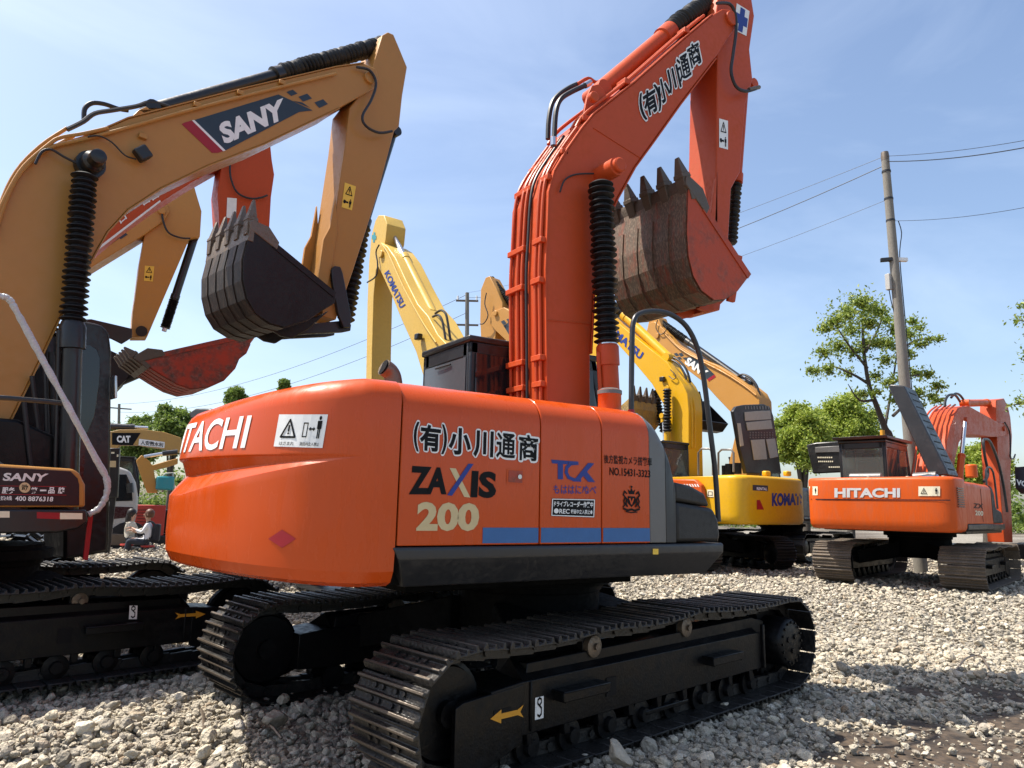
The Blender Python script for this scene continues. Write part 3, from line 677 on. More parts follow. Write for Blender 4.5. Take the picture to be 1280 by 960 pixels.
dv = [(i/8, j/8) for j in range(9) for i in range(9)]; df = [(j*9+i, j*9+i+1, (j+1)*9+i+1, (j+1)*9+i) for j in range(8) for i in range(8)]
decal(m, 'red_diamond_sticker', [((a+b)/2, (b-a)/2+.5) for a, b in dv], df, [(335, 662), (370, 662), (370, 685), (335, 685)], on_cw, 't_red')
# covers along the right side
ZB = 1.275
def cover(name, x0, x1, mat, y_in=-.42, zt=2.205, ztops=None, nx=1, r=.2):
    mb = MB(); sec = sect_top(ZB, zt, -W, y_in, r, 8); st = []
    for i in range(nx+1):
        x = x0+(x1-x0)*i/nx; z1 = ztops(x) if ztops else zt
        st.append([(x, y, ZB+(z-ZB)*(z1-ZB)/(zt-ZB)) for y, z in sec])
    n = len(sec); vs = [p for s_ in st for p in s_]
    fs = [(i*n+j, (i+1)*n+j, (i+1)*n+(j+1) % n, i*n+(j+1) % n) for i in range(nx) for j in range(n)]+[tuple(range(n)), tuple(range(nx*n, nx*n+n))[::-1]]
    mb.add(vs, fs); return mb.build(name, mat, m, bevel=.006, angle=50)
zt_f = lambda x: float(np.interp(x, [-.4, 0., .08, .15, .21, .26, .30, .33], [2.205, 2.205, 2.19, 2.145, 2.06, 1.95, 1.80, 1.62]))
XS1, XS2, XS3, XS4 = -1.826, -.872, -.37, .217
cover('engine_side_door', XS1+.002, XS2-.004, 'orange', y_in=-.30)
cover('middle_side_door', XS2+.004, XS3-.004, 'orange')
def split_cover(name, a, b, mat): return cover(name, a, b, mat, ztops=zt_f, nx=8)
split_cover('front_side_door', XS3+.004, .062, 'orange')
split_cover('grey_front_band', .063, XS4, 'lgrey')
split_cover('black_front_frame', XS4+.001, .315, 'grey')
mb = MB(); mb.prismx([(y, z) for y, z in sect_top(ZB, 2.15, W, -.29, .16)], XS1, -.66); mb.build('engine_hood', 'orange', m, bevel=.008)
mb = MB(); mb.box((-.58, 0, 1.145), (2.5, 2.45, .19)); mb.box((.9, .80, 1.145), (.6, .8, .2)); mb.box((-.55, 0, 1.0), (1.9, 1.6, .095)); mb.build('deck', 'void', m, bevel=.01)  # last box is an added belly plate that shades the slewing ring
# skirt
mb = MB()
sk = [(-W-.004, 1.268), (-W-.012, 1.255), (-W-.012, 1.205), (-W+.02, 1.16), (-W+.10, 1.045), (-W+.2, 1.04), (-W+.2, 1.268)]
xa, xb = -1.83, .79
def skx(x, y, z): return x+(.12*(1.268-z)/.22 if x < 0 else -.10*(1.2-z)/.2 if z < 1.2 else 0)
mb.loft([(skx(xa, y, z)-.02, y, z) for y, z in sk], [(skx(xb, y, z), y, z) for y, z in sk]); mb.build('side_skirt', 'grey', m, bevel=.008)
patch(m, [(816, 686), (823, 686), (823, 693), (816, 693)], ('y', -W-.016), 't_yel', 'small_yellow_sticker')
# black step box ahead of the tank
mb = MB(); mb.prism([(.325, 1.275), (.78, 1.275), (.79, 1.33), (.775, 1.44), (.72, 1.52), (.325, 1.56)], -W+.01, -.45); mb.build('toolbox', 'box', m, bevel=.03)
mb = MB(); mb.prism([(.325, 1.565), (.70, 1.53), (.64, 1.63), (.5, 1.68), (.325, 1.70)], -W+.02, -.47); mb.build('toolbox_lid', 'box', m, bevel=.025)
# door lock, filler cap, rail
q = [(634, 586), (656, 587), (655, 606), (633, 604)]
s = patch(m, q, ('y', -W-.003), 'orange', 'door_latch'); patch(m, sub(q, .10, .1, .90, .9), ('y', -W-.005), 'orange_w', 'latch_recess', s)
c = m.hit(*quadmap(q, .68, .5), 'y', -W); MB().cyl(c+Vector((0, -.004, 0)), c+Vector((0, -.014, 0)), .014).build('latch_lock', 'chrome', s)
c = m.hit(762, 514, 'z', 2.2); mb = MB(); mb.rev((c.x, c.y, 2.19), (c.x, c.y, 2.36), [(0, .085), (.75, .085), (.78, .089), (.95, .089), (.99, .06), (1, .03)], 20); mb.build('filler_neck', 'orange', m)
mb = MB(); mb.rev((c.x, c.y, 2.322), (c.x, c.y, 2.366), [(0, .0905), (.6, .0905), (1, .06)], 20); mb.build('filler_cap', 'lgrey', m)
YR = -1.12
rp = [m.p3(u, v, YR) for u, v in ((789, 519), (790, 430), (792, 402), (800, 392), (818, 389), (838, 393), (858, 408), (872, 436), (880, 475), (888, 540), (894, 590), (898, 652))]
ra = MB().tube(rp, .021, 10, 4).build('handrail', 'grey', m)
MB().rev(rp[0]+Vector((0, 0, -.03)), rp[0]+Vector((0, 0, .01)), [(0, .05), (1, .05)], 14).build('rail_foot', 'chrome', ra)
MB().rev(rp[0]+Vector((0, 0, .012)), rp[0]+Vector((0, 0, .04)), [(0, .026), (1, .026)], 12).build('rail_band', 't_red', ra)
# exhaust and rear camera
c = m.p3(486, 468, .15)
c = c+Vector((.05, 0, -.04))
e = MB().tube([c+Vector((0, 0, -.5)), c+Vector((0, 0, -.12)), c+Vector((-.01, 0, .0)), c+Vector((-.04, 0, .06)), c+Vector((-.10, -.01, .09))], .068, 16, 4).build('exhaust_pipe', 'steel', m)
MB().rev(c+Vector((-.101, -.01, .091)), c+Vector((-.106, -.01, .093)), [(0, .062), (1, .062)], 16).build('exhaust_mouth', 't_black', e)
mb = MB(); a = on_cw(300, 480) or Vector((-2.4, .3, 2.1)); mb.prism([(-.16, 0), (.16, .0), (.16, .03), (.02, .07), (-.12, .075), (-.19, .045)], -.10, .10)
Mr_ = Matrix.Translation(Vector((-2.45, .45, 2.075))) @ Matrix.Rotation(R(-62), 4, 'Z')
mb.build('camera_cover', 'grey', m, M=Mr_, bevel=.012)
# side lettering
SY = ('y', -W-.003); SY2 = ('y', -W-.005)
jq = [(520, 525), (673, 543), (671, 577), (519, 563)]
PL, PR = [(518, 527), (524, 528), (523, 564), (517, 562)], [(553, 531), (559, 532), (558, 568), (552, 567)]
for ch, yq in (('(', PL), (')', PR), ('有', [(526, 530), (551, 533), (550, 565), (525, 562)]), ('小', [(562, 534), (589, 537), (588, 569), (561, 567)]), ('川', [(593, 538), (617, 540), (616, 572), (592, 570)]), ('通', [(621, 540), (645, 543), (644, 574), (620, 572)]), ('商', [(649, 542), (673, 545), (672, 577), (648, 575)])):
    outline(m, ch, yq, SY, 't_white', rad=.075); text(m, ch, yq, ('y', -W-.006), 't_black', .02 if ch in '通商' else .036, ref=.02)
text(m, 'ZA', [(513, 582), (562, 585), (558, 618), (511, 618)], SY, 't_black', .045)
text(m, 'IS', [(590, 588), (621, 590), (620, 623), (588, 622)], SY, 't_black', .045)
shape(m, [[(.0, 1), (.30, 1), (1, 0), (.70, 0)]], [(562, 585), (588, 587), (588, 622), (562, 619)], SY, 't_gold', 'lettering_stroke')
shape(m, [[(.0, 0), (.20, 0), (1, 1), (.80, 1)]], [(560, 578), (592, 580), (590, 622), (559, 619)], SY2, 't_blue', 'lettering_stroke')
text(m, '200', [(522, 627), (600, 629), (598, 664), (520, 664)], SY, 't_gold', .045)
def xz(u, v): p = m.hit(u, v, 'y', -W); return p.x, p.z
for a, b in ((602, XS2-.010), (None, XS3-.010), (None, .058)):
    x0 = xz(603, 670)[0] if a else {XS3-.010: XS2+.010, .058: XS3+.010}[b]
    mb = MB(); mb.add([(x0, -W-.003, 1.285), (b, -W-.003, 1.285), (b, -W-.003, 1.375), (x0, -W-.003, 1.375)], [(0, 1, 2, 3)]); mb.build('blue_band', 't_band', m, recalc=False)
tq = [(689, 574), (744, 578), (744, 604), (689, 602)]
shape(m, [[(0, .98), (.40, .98), (.38, .82), (.27, .82), (.27, .12), (.15, .12), (.15, .82), (.02, .82)]]+
      stroke([(.60, .90), (.45, .86), (.36, .68), (.34, .45), (.40, .22), (.52, .12), (.66, .12)], .15, 2.1)+
      [[(.50, .05), (.62, .05), (.98, .95), (.84, .95)], [(.66, .50), (.78, .62), (1.0, .05), (.84, .05)]]+[[(.40, .98), (.62, .98), (.60, .84), (.40, .84)]], tq, SY, 't_blue', 'blue_logo')
text(m, 'もははにぬべ', [(692, 606), (746, 607), (745, 618), (692, 617)], SY, 't_blue', .012)
rq = [(690, 623), (744, 624), (743, 647), (689, 645)]
s = patch(m, rq, SY, 't_black', 'recorder_sign')
shape(m, stroke([(.015, .04), (.985, .04), (.985, .96), (.015, .96), (.015, .04)], .05, 2.4), rq, ('y', -W-.0045), 't_white', 'sign_border', s)
text(m, 'ドライブレコーダー作業中', sub(rq, .05, .54, .96, .86), ('y', -W-.0045), 't_white', .03, parent=s)
text(m, '●REC', sub(rq, .06, .16, .42, .44), ('y', -W-.0045), 't_white', .02, parent=s); text(m, '録画中立入禁止●', sub(rq, .45, .17, .95, .42), ('y', -W-.0045), 't_white', .015, parent=s)
text(m, '後方監視カメラ搭載車', [(755, 568), (815, 572), (815, 583), (755, 579)], SY, 't_black', .012)
text(m, 'NO.15431-3323', [(762, 584), (813, 588), (813, 597), (762, 594)], SY, 't_black', .02)
cq = [(778, 607), (801, 608), (801, 642), (778, 641)]
crest = [[(.3, .62), (.7, .62), (.72, .38), (.5, .22), (.28, .38)], [(.36, .70), (.30, .88), (.42, .80), (.5, .94), (.58, .80), (.70, .88), (.64, .70)]]
for sx in (0, 1):
    f = (lambda x: x) if sx == 0 else (lambda x: 1-x)
    crest += [[(f(x), y) for x, y in p] for p in stroke([(.24, .72), (.12, .80), (.06, .66), (.16, .58), (.08, .44), (.14, .30), (.05, .22)], .05, .7)+stroke([(.16, .58), (.24, .50), (.20, .36), (.27, .24)], .06, .7)]
crest += stroke([(.08, .16), (.3, .10), (.5, .14), (.7, .10), (.92, .16)], .07, .7)+stroke([(.2, .05), (.5, .02), (.8, .05)], .04, .7)
crest += [disc(.5, .97, .04, .7)]
shape(m, crest, cq, SY, 't_black', 'crest_emblem'); shape(m, stroke([(.40, .54), (.5, .34), (.60, .54)], .05, .7), cq, SY2, 'orange', 'crest_letter')
for z in (1.52, 1.545, 1.57): pass
# cab on the far side
cab(m, -.45, 1.2, .30, 1.22, 1.24, 2.93, 'blk', 'glass_grey')
mb = MB(); mb.prism([(-.40, 1.75), (1.0, 1.75), (.92, 2.82), (-.40, 2.82)], .286, .296); mb.build('cab_side_panel', 'dglass', m)
c = m.p3(563, 452, .7); MB().tube([(-.47, .62, 2.76), (-.475, .76, 2.76), (-.475, .90, 2.76)], .008, 6).build('window_grab_bar', 'hose', m)
# boom
BN, BW = -.27, .54
boom_px = [(684, 520), (684, 500), (683, 420), (682, 337), (684, 292), (686, 240), (693, 214), (709, 187), (728, 160), (742, 143), (793, 103), (853, 50), (891, 18), (903, 11), (915, 12), (922, 22), (921, 34), (910, 48), (894, 73), (850, 130), (815, 179), (793, 209), (772, 247), (759, 274), (749, 310), (742, 367), (738, 442), (738, 520)]
boom = poly_prism(m, 'boom', boom_px, BN, -BN, 'orange_b', .012)
def edge_strip(m, name, pts, y0, y1, th, mat, parent):
    P = [Vector(p) for p in m.P(pts, y0)]; mb = MB(); out = []
    for i, p in enumerate(P):
        t = (P[min(i+1, len(P)-1)]-P[max(i-1, 0)]).normalized(); out.append(p+Vector((t.y, -t.x))*th)
    for i in range(len(P)-1): mb.prism([(P[i].x, P[i].y), (P[i+1].x, P[i+1].y), (out[i+1].x, out[i+1].y), (out[i].x, out[i].y)], y0-.014, y1+.014)
    return mb.build(name, mat, parent)
edge_strip(m, 'flange', boom_px[1:13], BN, -BN, -.012, 'orange_b', boom)
edge_strip(m, 'flange', boom_px[18:27], BN, -BN, -.012, 'orange_b', boom)
# weld seams across the boom side
for a, b in (((683, 400), (738, 405)), ((742, 160), (800, 197))):
    pa = m.p3(*a, BN-.003); pb = m.p3(*b, BN-.003); MB().tube([pa, pb], .005, 6).build('weld_seam', 'orange_b', boom)
pt = m.p3(750, 220, BN)
mb = MB(); mb.rev((pt.x, -.56, pt.z), (pt.x, .56, pt.z), [(0, .055), (.01, .068), (.04, .068), (.045, .085), (.26, .085), (.26, .11), (.74, .11), (.74, .085), (.955, .085), (.96, .068), (.99, .068), (1, .055)], 24); mb.build('boom_cylinder_pin', 'orange_b', m)
for y in (-.43, .43):
    top = m.p3(751, 228, -.43); mid = m.p3(759, 431, -.43); bot = m.p3(770, 640, -.43)
    for p in (top, mid, bot): p.y = y
    mb = MB(); mb.rev(bot, mid, [(0, .085), (.87, .085), (.872, .098), (.985, .098), (1, .085)], 20); mb.tube([mid+Vector((-.10, 0, -.08)), bot+Vector((-.10, 0, 0))], .018, 8)
    o = mb.build('boom_cylinder', 'orange_b', m); bellows(m, mid, top, .115, 27, 'bellows', parent=o)
    MB().cyl(mid-Vector((0, 0, .01)), top, .04).build('rod', 'chrome', o)
    MB().rev(mid+Vector((0, 0, -.005)), mid+Vector((0, 0, .02)), [(0, .082), (1, .082)], 18).build('clamp_ring', 'chrome', o)
# arm cylinder over the boom
ya = 0
p0 = m.p3(746, 117, 0); p1 = m.p3(839, 38, 0); p2 = m.p3(912, -18, 0)
mb = MB(); mb.rev(p0, p1, [(0, .088), (.86, .088), (.865, .108), (.985, .108), (1, .09)], 22); mb.cyl(p0+Vector((0, -.13, 0)), p0+Vector((0, .13, 0)), .085)
ac = mb.build('arm_cylinder', 'orange_b', m); bellows(m, p1, p2, .125, 24, 'bellows', ri=.82, parent=ac); MB().cyl(p1, p2, .055).build('rod', 'chrome', ac)
for y in (-.19, .16):
    poly_prism(m, 'cylinder_bracket', [(722, 163), (728, 150), (735, 118), (740, 107), (748, 105), (755, 112), (758, 122), (775, 117)], y, y+.03, 'orange_b', .005)
# pipes and hoses along the back of the boom
def bpts(pts, y, off):
    P = [Vector(p) for p in m.P(pts, BN)]; out = []
    for i, p in enumerate(P):
        t = (P[min(i+1, len(P)-1)]-P[max(i-1, 0)]).normalized(); q_ = p+Vector((-t.y, t.x))*off; out.append(Vector((q_.x, y, q_.y)))
    return out
back = [(684, 500), (683, 420), (682, 337), (684, 292), (687, 240), (693, 214), (709, 187), (728, 160)]
for y, off, r, mt in ((-.225, .032, .017, 'orange_b'), (-.165, .032, .019, 'orange_b'), (-.03, .034, .014, 'hose'), (.04, .032, .017, 'orange_b'), (.11, .032, .019, 'orange_b'), (.225, .032, .015, 'orange_b')):
    n_ = len(back) if y > -.2 else len(back); MB().tube(bpts(back[:n_], y, off), r, 8, 4).build('hydraulic_pipe', mt, m)
for u, v in ((684, 480), (683, 447), (682, 350), (684, 300), (692, 222), (710, 190)):
    for ya_, yb_ in ((-.27, -.13), (.0, .26)):
        P = bpts([(u, v+4), (u, v-4)], 0, .030); mb = MB(); mb.box(((P[0].x+P[1].x)/2, (ya_+yb_)/2, (P[0].z+P[1].z)/2), (.07, yb_-ya_, .05)); mb.build('pipe_clamp', 'orange_b', m, bevel=.006)
top = [(728, 160), (742, 141), (793, 101), (853, 48), (887, 20)]
for y, off, r in ((-.215, .04, .016), (-.15, .045, .016), (.20, .05, .018)): MB().tube(bpts(top, y, off), r, 8, 4).build('hydraulic_pipe', 'orange_b', m)
for u, v in ((738, 150), (790, 104), (864, 40)):
    P = bpts([(u-4, v+4), (u+4, v-4)], 0, .04); mb = MB(); mb.box(((P[0].x+P[1].x)/2, -.18, (P[0].z+P[1].z)/2), (.07, .13, .06)); mb.build('pipe_clamp', 'orange_b', m, bevel=.006)
pipe(m, [(692, 176), (693, 168), (695, 140), (701, 124), (714, 115), (731, 107)], -.08, .024); pipe(m, [(685, 174), (686, 150), (690, 130), (698, 119), (711, 110), (722, 105)], .06, .024)
pipe(m, [(731, 107), (738, 103)], -.08, .03, 'chrome', 'hose_fitting', smooth=0); pipe(m, [(692, 182), (692, 172)], -.08, .03, 'chrome', 'hose_fitting', smooth=0)
pipe(m, [(722, 105), (735, 98), (745, 103), (756, 99)], .04, .018, 'orange_b', 'hydraulic_pipe')
pipe(m, [(700, 240), (706, 225), (720, 218), (742, 217)], -.30, .008)
pipe(m, [(896, 4), (912, 5), (919, 18), (920, 40), (916, 70), (914, 90), (920, 108), (932, 114), (945, 111)], -.30, .018)
mb = MB(); a = m.p3(936, 112, -.3); b = m.p3(949, 109, -.3); mb.cyl(a, b, .022); mb.build('hose_fitting', 'steel', m)
for u, v, r in ((913, 24, .085), (741, 122, .05)):
    p = m.p3(u, v, BN); MB().cyl((p.x, BN-.035, p.z), (p.x, BN+.02, p.z), r).build('pin_cap', 'orange_b', m, bevel=.01)
# lettering on the boom
BS = ('y', BN-.006); BS2 = ('y', BN-.009)
bt = [('㈲', [(799, 118), (817, 109), (826, 140), (812, 150)], .3)]
def boom_char(ch, cx, cy, w=19, h=27, ang=-33, lean=0):
    w *= 1.22; h *= 1.1
    a = R(ang); ux, uy = math.cos(a), math.sin(a); vx, vy = -math.sin(R(12)), -math.cos(R(12))
    q_ = [(cx-ux*w/2+vx*h/2, cy-uy*w/2+vy*h/2), (cx+ux*w/2+vx*h/2, cy+uy*w/2+vy*h/2), (cx+ux*w/2-vx*h/2, cy+uy*w/2-vy*h/2), (cx-ux*w/2-vx*h/2, cy-uy*w/2-vy*h/2)]
    outline(m, ch, q_, BS, 't_white', rad=.075); text(m, ch, q_, BS2, 't_black', .02 if ch in '通商' else .036, ref=.02)
boom_char('(', 803, 134, 5, 30); boom_char(')', 823, 121, 5, 30); boom_char('有', 813, 127, 15, 27); boom_char('小', 829, 113, 14, 26); boom_char('川', 842, 99, 14, 26); boom_char('通', 855, 84, 14, 27); boom_char('商', 868, 68, 14, 26)
# arm
arm_px = [(938, -12), (943, 20), (937, 62), (941, 100), (932, 130), (925, 216), (914, 236), (910, 310), (900, 388), (886, 388), (890, 330), (894, 260), (896, 180), (897, 75), (893, 40), (898, -6), (912, -34), (926, -38)]
arm = poly_prism(m, 'arm', arm_px, -.2, .2, 'orange_b', .012)
q = [(921, 4), (937, 14), (933, 45), (917, 37)]
s = patch(m, q, ('y', -.2045), 't_white', 'blue_cross_sticker'); shape(m, [[(.32, .05), (.68, .05), (.68, .32), (.95, .32), (.95, .68), (.68, .68), (.68, .95), (.32, .95), (.32, .68), (.05, .68), (.05, .32), (.32, .32)]], q, ('y', -.2065), 't_blue', 'cross_symbol', s)
warn_sign(m, [(899, 148), (910, 151), (910, 187), (899, 184)], ('y', -.2045), m, 't_white', True)
for y in (-.2, .16):
    poly_prism(m, 'arm_gusset', [(897, 210), (893, 235), (885, 300), (893, 330), (897, 300)], y, y+.03, 'orange_b', .004, -.2)
p = m.p3(929, 112, 0); p3_ = m.p3(914, 305, 0)
mb = MB(); mb.cyl((p.x, -.17, p.z), (p.x, .17, p.z), .06); d_ = p3_-p; mb.rev(p, p+d_*.62, [(0, .06), (.9, .06), (.91, .075), (1, .075)], 16); bc = mb.build('bucket_cylinder', 'orange_b', m); bellows(m, p+d_*.62, p3_, .07, 14, 'bellows', parent=bc)
# bucket
pf = m.P([(861, 226), (860, 258), (859, 290), (861, 320), (867, 345), (877, 363), (893, 375), (906, 374), (922, 364), (938, 343)], -.56)
tvec = Vector(m.P([(849, 193)], -.5)[0])-Vector(m.P([(858, 226)], -.5)[0])
bk = open_bucket(m, pf, -.56, .52, 'bk_orange', 'bk_side', teeth=5, tooth_vec=tvec, tooth_len=.25, lip=.18)
eb = m.P([(880, 362), (920, 360), (930, 352), (897, 384), (893, 388), (886, 390), (874, 385)], -.3)
for y in (-.30, .0):
    e = MB(); e.prism(eb, y, y+.05); e.build('ear', 'orange_b', bk, bevel=.01)
for k, (u, v) in enumerate(((864, 246), (880, 242))):
    pass
for y in (-.26, .22):
    lk = MB(); a = m.p3(890, 380, 0); b = m.p3(900, 330, 0); lk.prism([(a.x-.05, a.z-.03), (a.x+.06, a.z-.03), (b.x+.06, b.z+.03), (b.x-.05, b.z+.03)], y, y+.04); lk.build('bucket_link', 'orange_b', m, bevel=.01)

# =================================================================== TAN MACHINE IN THE LEFT FOREGROUND
s1 = Mach('excavator', -3.95, 2.87, .06, 12, 'tan excavator at the left edge with a black bucket and a film wrapped handrail', group='excavators parked on the gravel')
m = s1
undercarriage(m, 0, zi=.40, xi=1.95, xs=1.85, shoe='shoe_d', sag=.04, stickers=())
def lowpatch(q, y, mat, name): return patch(m, q, ('y', y), mat, name)
# sign panel on the toolbox
pn = [(-90, 578), (0, 580), (92, 586), (100, 592), (107, 606), (107, 634), (-90, 634)]
mb = MB(); mb.prism(m.P(pn, -1.36), -1.36, -.5); mb.build('toolbox', 'tan', m, bevel=.02)
mb = MB(); mb.prism(m.P([(-90, 583), (0, 584), (88, 589), (97, 598), (99, 606), (99, 632), (-90, 632)], -1.362), -1.366, -1.355); tb = mb.build('toolbox_panel', 'panel', m, bevel=.003)
mb = MB(); mb.prism(m.P([(-100, 636), (108, 637), (110, 652), (98, 661), (70, 666), (-100, 668)], -1.36), -1.37, 1.3); mb.build('deck', 'blk', m, bevel=.015)
S = ('y', -1.369)
text(m, 'SANY', [(5, 591), (61, 592), (57, 602), (3, 601)], S, 't_silver', .035, shear=.0)
for ch, x in (('服', 7), ('务', 15), ('第', 43), ('一', 54), ('品', 65), ('牌', 77)):
    text(m, ch, [(x-4, 609), (x+4, 609), (x+3, 617), (x-5, 617)] if ch != '一' else [(x-4, 612), (x+4, 612), (x+4, 614), (x-4, 614)], S, 't_white', .03)
patch(m, [(0, 607), (83, 608), (83, 608.7), (0, 607.7)], ('y', -1.3685), 't_red', 'red_line'); patch(m, [(0, 617.5), (83, 618.5), (83, 619.2), (0, 618.2)], ('y', -1.3685), 't_red', 'red_line')
shape(m, [disc(.5, .5, .5, 1)], [(24, 603), (38, 603), (38, 616), (24, 616)], S, 't_gold', 'round_badge')
text(m, '动', [(27, 605.5), (35, 605.5), (35, 613.5), (27, 613.5)], ('y', -1.371), 't_black', .03)
text(m, '服务热线', [(-14, 620), (15, 620), (15, 625.5), (-14, 625.5)], S, 't_white', .02); text(m, '400 8876318', [(19, 620), (67, 621), (66, 627), (19, 626)], S, 't_white', .02)
for q, mt in (([(-12, 639), (12, 639), (12, 647), (-12, 647)], 't_cream'), ([(46, 640), (75, 641), (75, 649), (46, 648)], 't_red'), ([(75, 641), (103, 641.5), (103, 649), (75, 649)], 't_cream')):
    patch(m, q, ('y', -1.3725), mt, 'reflector_strip')
# rail in wrapping film
hp = [m.p3(u, v, -1.30) for u, v in ((-30, 366), (0, 370), (11, 374), (20, 388), (48, 440), (85, 508), (118, 570), (133, 598), (133, 618), (124, 635), (110, 643))]
rr_ = random.Random(3); hp = catmull(hp, 8); ra = MB().tube(hp, [.023+rr_.uniform(-.003, .005) for _ in hp], 10).build('handrail', 'film', m)
pipe(m, [(-40, 496), (0, 497), (50, 501), (79, 504)], -1.25, .02, 'grey', 'cross_bar')
rb = MB(); a = m.p3(108, 640, -1.2); b = m.p3(104, 700, -1.2); rb.prismx([(a.y, a.z), (b.y, b.z), (b.y+.02, b.z), (a.y+.02, a.z)], b.x, b.x+.035); rb.build('red_ribbon', 't_red', m)
# house masses behind the panel
mb = MB(); mb.prism([(-2.2, 1.25), (.2, 1.25), (.1, 1.6), (-.5, 2.0), (-2.2, 2.05)], -1.3, -.45); mb.build('engine_hood', 'grey', m, bevel=.05)
cw_mesh(1.33, -2.7, -1.85, 1.05, 2.05, corner=.3).build('counterweight', 'tan', m, angle=45)
mb = MB(); mb.prism([(.0, 1.2), (.75, 1.2), (.70, 1.9), (.2, 2.1), (0, 2.1)], -.40, .30); mb.build('valve_cover', 'under', m, bevel=.03)
mb = MB(); mb.prism(m.P([(20, 500), (44, 462), (78, 430), (86, 432), (88, 640), (-30, 640), (-30, 560)], .36), .36, .41); mb.build('machinery_cover', 'under', m, bevel=.02)
pipe(m, [(40, 470), (46, 520), (50, 560), (52, 600)], -.35, .02); pipe(m, [(56, 450), (58, 520), (60, 600)], -.3, .02); pipe(m, [(30, 500), (36, 560), (40, 590)], -.42, .02); pipe(m, [(64, 440), (66, 520), (70, 600)], -.2, .025)
# cab: px outline on its near side
cp = [(80, 700), (80, 425), (88, 404), (103, 400), (128, 406), (137, 416), (140, 440), (139, 560), (136, 690)]
mb = MB(); mb.prism(m.P(cp, .42), .42, 1.20); cb = mb.build('cab', 'blk', m, bevel=.03)
mb = MB(); mb.prism(m.P([(96, 432), (112, 431), (121, 437), (125, 448), (124, 480), (118, 520), (109, 542), (93, 535)], .415), .408, .418); mb.build('side_window', 'dglass', cb, bevel=.004)
mb = MB(); mb.prism(m.P([(84, 545), (108, 548), (100, 640), (82, 640)], .415), .41, .418); mb.build('cab_lower_panel', 'maroon', cb)
mb = MB(); mb.prism(m.P([(141, 470), (145, 470), (145, 498), (141, 499)], .30), .25, .40); mb.build('mirror', 'chrome', m, bevel=.01)
# boom
S1B, S1W = -.27, .54
sb = [(-60, 640), (-66, 560), (-30, 400), (-5, 290), (8, 250), (28, 212), (62, 184), (104, 172), (142, 156), (160, 148), (300, 112), (420, 84), (455, 79), (470, 86), (474, 98), (468, 110), (455, 118), (424, 135), (330, 180), (260, 207), (200, 236), (160, 262), (134, 290), (118, 318), (104, 345), (88, 375), (73, 400), (40, 470), (9, 533), (-22, 600), (-36, 640)]
boom = poly_prism(m, 'boom', sb, S1B, -S1B, 'tan', .012)
edge_strip(m, 'flange', sb[3:13], S1B, -S1B, -.012, 'tan', boom); edge_strip(m, 'flange', sb[17:30], S1B, -S1B, -.012, 'tan', boom)
# SANY sign
B1 = ('y', S1B-.005); B2 = ('y', S1B-.008)
shape(m, [[(0, 0), (1, 0), (1, 1), (0, 1)]], [(243, 150), (348, 118), (374, 140), (282, 188)], B1, 't_navy', 'dark_sign')
shape(m, [[(0, 0), (1, 0), (1, 1), (0, 1)]], [(231, 153), (240, 150.5), (279, 189), (272, 191)], B1, 't_red', 'red_stripe'); patch(m, [(240, 150.5), (243, 150), (282, 188), (279, 189)], B1, 't_white', 'white_stripe')
patch(m, [(227, 155), (231, 153), (272, 191), (265, 191)], B1, 't_red', 'red_stripe')
text(m, 'SANY', [(272, 155), (354, 122), (357, 148), (281, 181)], B2, 't_white', .05)
patch(m, [(348, 118), (361, 124), (391, 138), (374, 140)], B1, 't_navy', 'dark_sign')
for q in ([(358, 115), (366, 112), (372, 117), (364, 120)], [(373, 121), (384, 117), (390, 123), (379, 127)], [(393, 128), (404, 124), (410, 130), (399, 135)], [(366, 126), (376, 130), (388, 135), (378, 128)]): patch(m, q, B1, 't_navy', 'dark_square')
p = m.p3(110, 209, S1B); mb = MB(); mb.rev((p.x, -.62, p.z), (p.x, .62, p.z), [(0, .05), (.01, .07), (.1, .075), (.12, .10), (.2, .10), (.2, .13), (.8, .13), (.8, .10), (.88, .10), (.9, .075), (.99, .07), (1, .05)], 20); mb.build('boom_cylinder_pin', 'blk', m)
for y in (-.46, .46):
    a = m.p3(106, 218, -.46); b = m.p3(91, 402, -.46); c = m.p3(84, 640, -.46)
    for q_ in (a, b, c): q_.y = y
    mb = MB(); mb.rev(c, b, [(0, .085), (.85, .085), (.855, .11), (.97, .11), (1, .09)], 18); mb.tube([b+Vector((-.1, 0, -.1)), c+Vector((-.1, 0, 0))], .02, 8); o = mb.build('boom_cylinder', 'blk', m)
    bellows(m, b, a, .115, 26, 'bellows', parent=o)
# arm cylinder
a = m.p3(186, 139, 0); b = m.p3(352, 92, 0); c = m.p3(478, 56, 0)
mb = MB(); mb.rev(a, b, [(0, .075), (.93, .075), (.935, .11), (1, .10)], 18); mb.cyl(a+Vector((0, -.14, 0)), a+Vector((0, .14, 0)), .08); o = mb.build('arm_cylinder', 'blk', m); bellows(m, b, c, .12, 30, 'bellows', ri=.80, parent=o)
for y in (-.2, .17): poly_prism(m, 'cylinder_bracket', [(140, 160), (160, 150), (174, 137), (183, 133), (190, 139), (196, 149), (230, 138)], y, y+.03, 'tan', .005)
for pts in ([(-4, 270), (10, 240), (30, 208), (62, 180), (76, 172), (104, 167), (135, 160)], [(-8, 300), (6, 255), (26, 216), (60, 186), (96, 176), (140, 165), (240, 137), (330, 114), (420, 92)]): pipe(m, pts, -.31, .018, 'tan', 'hydraulic_pipe')
for pts in ([(-12, 310), (0, 258), (20, 215), (50, 183), (84, 160)], [(0, 330), (4, 270), (24, 225), (55, 192), (92, 170)]): pipe(m, pts, -.1, .018, 'tan', 'hydraulic_pipe')
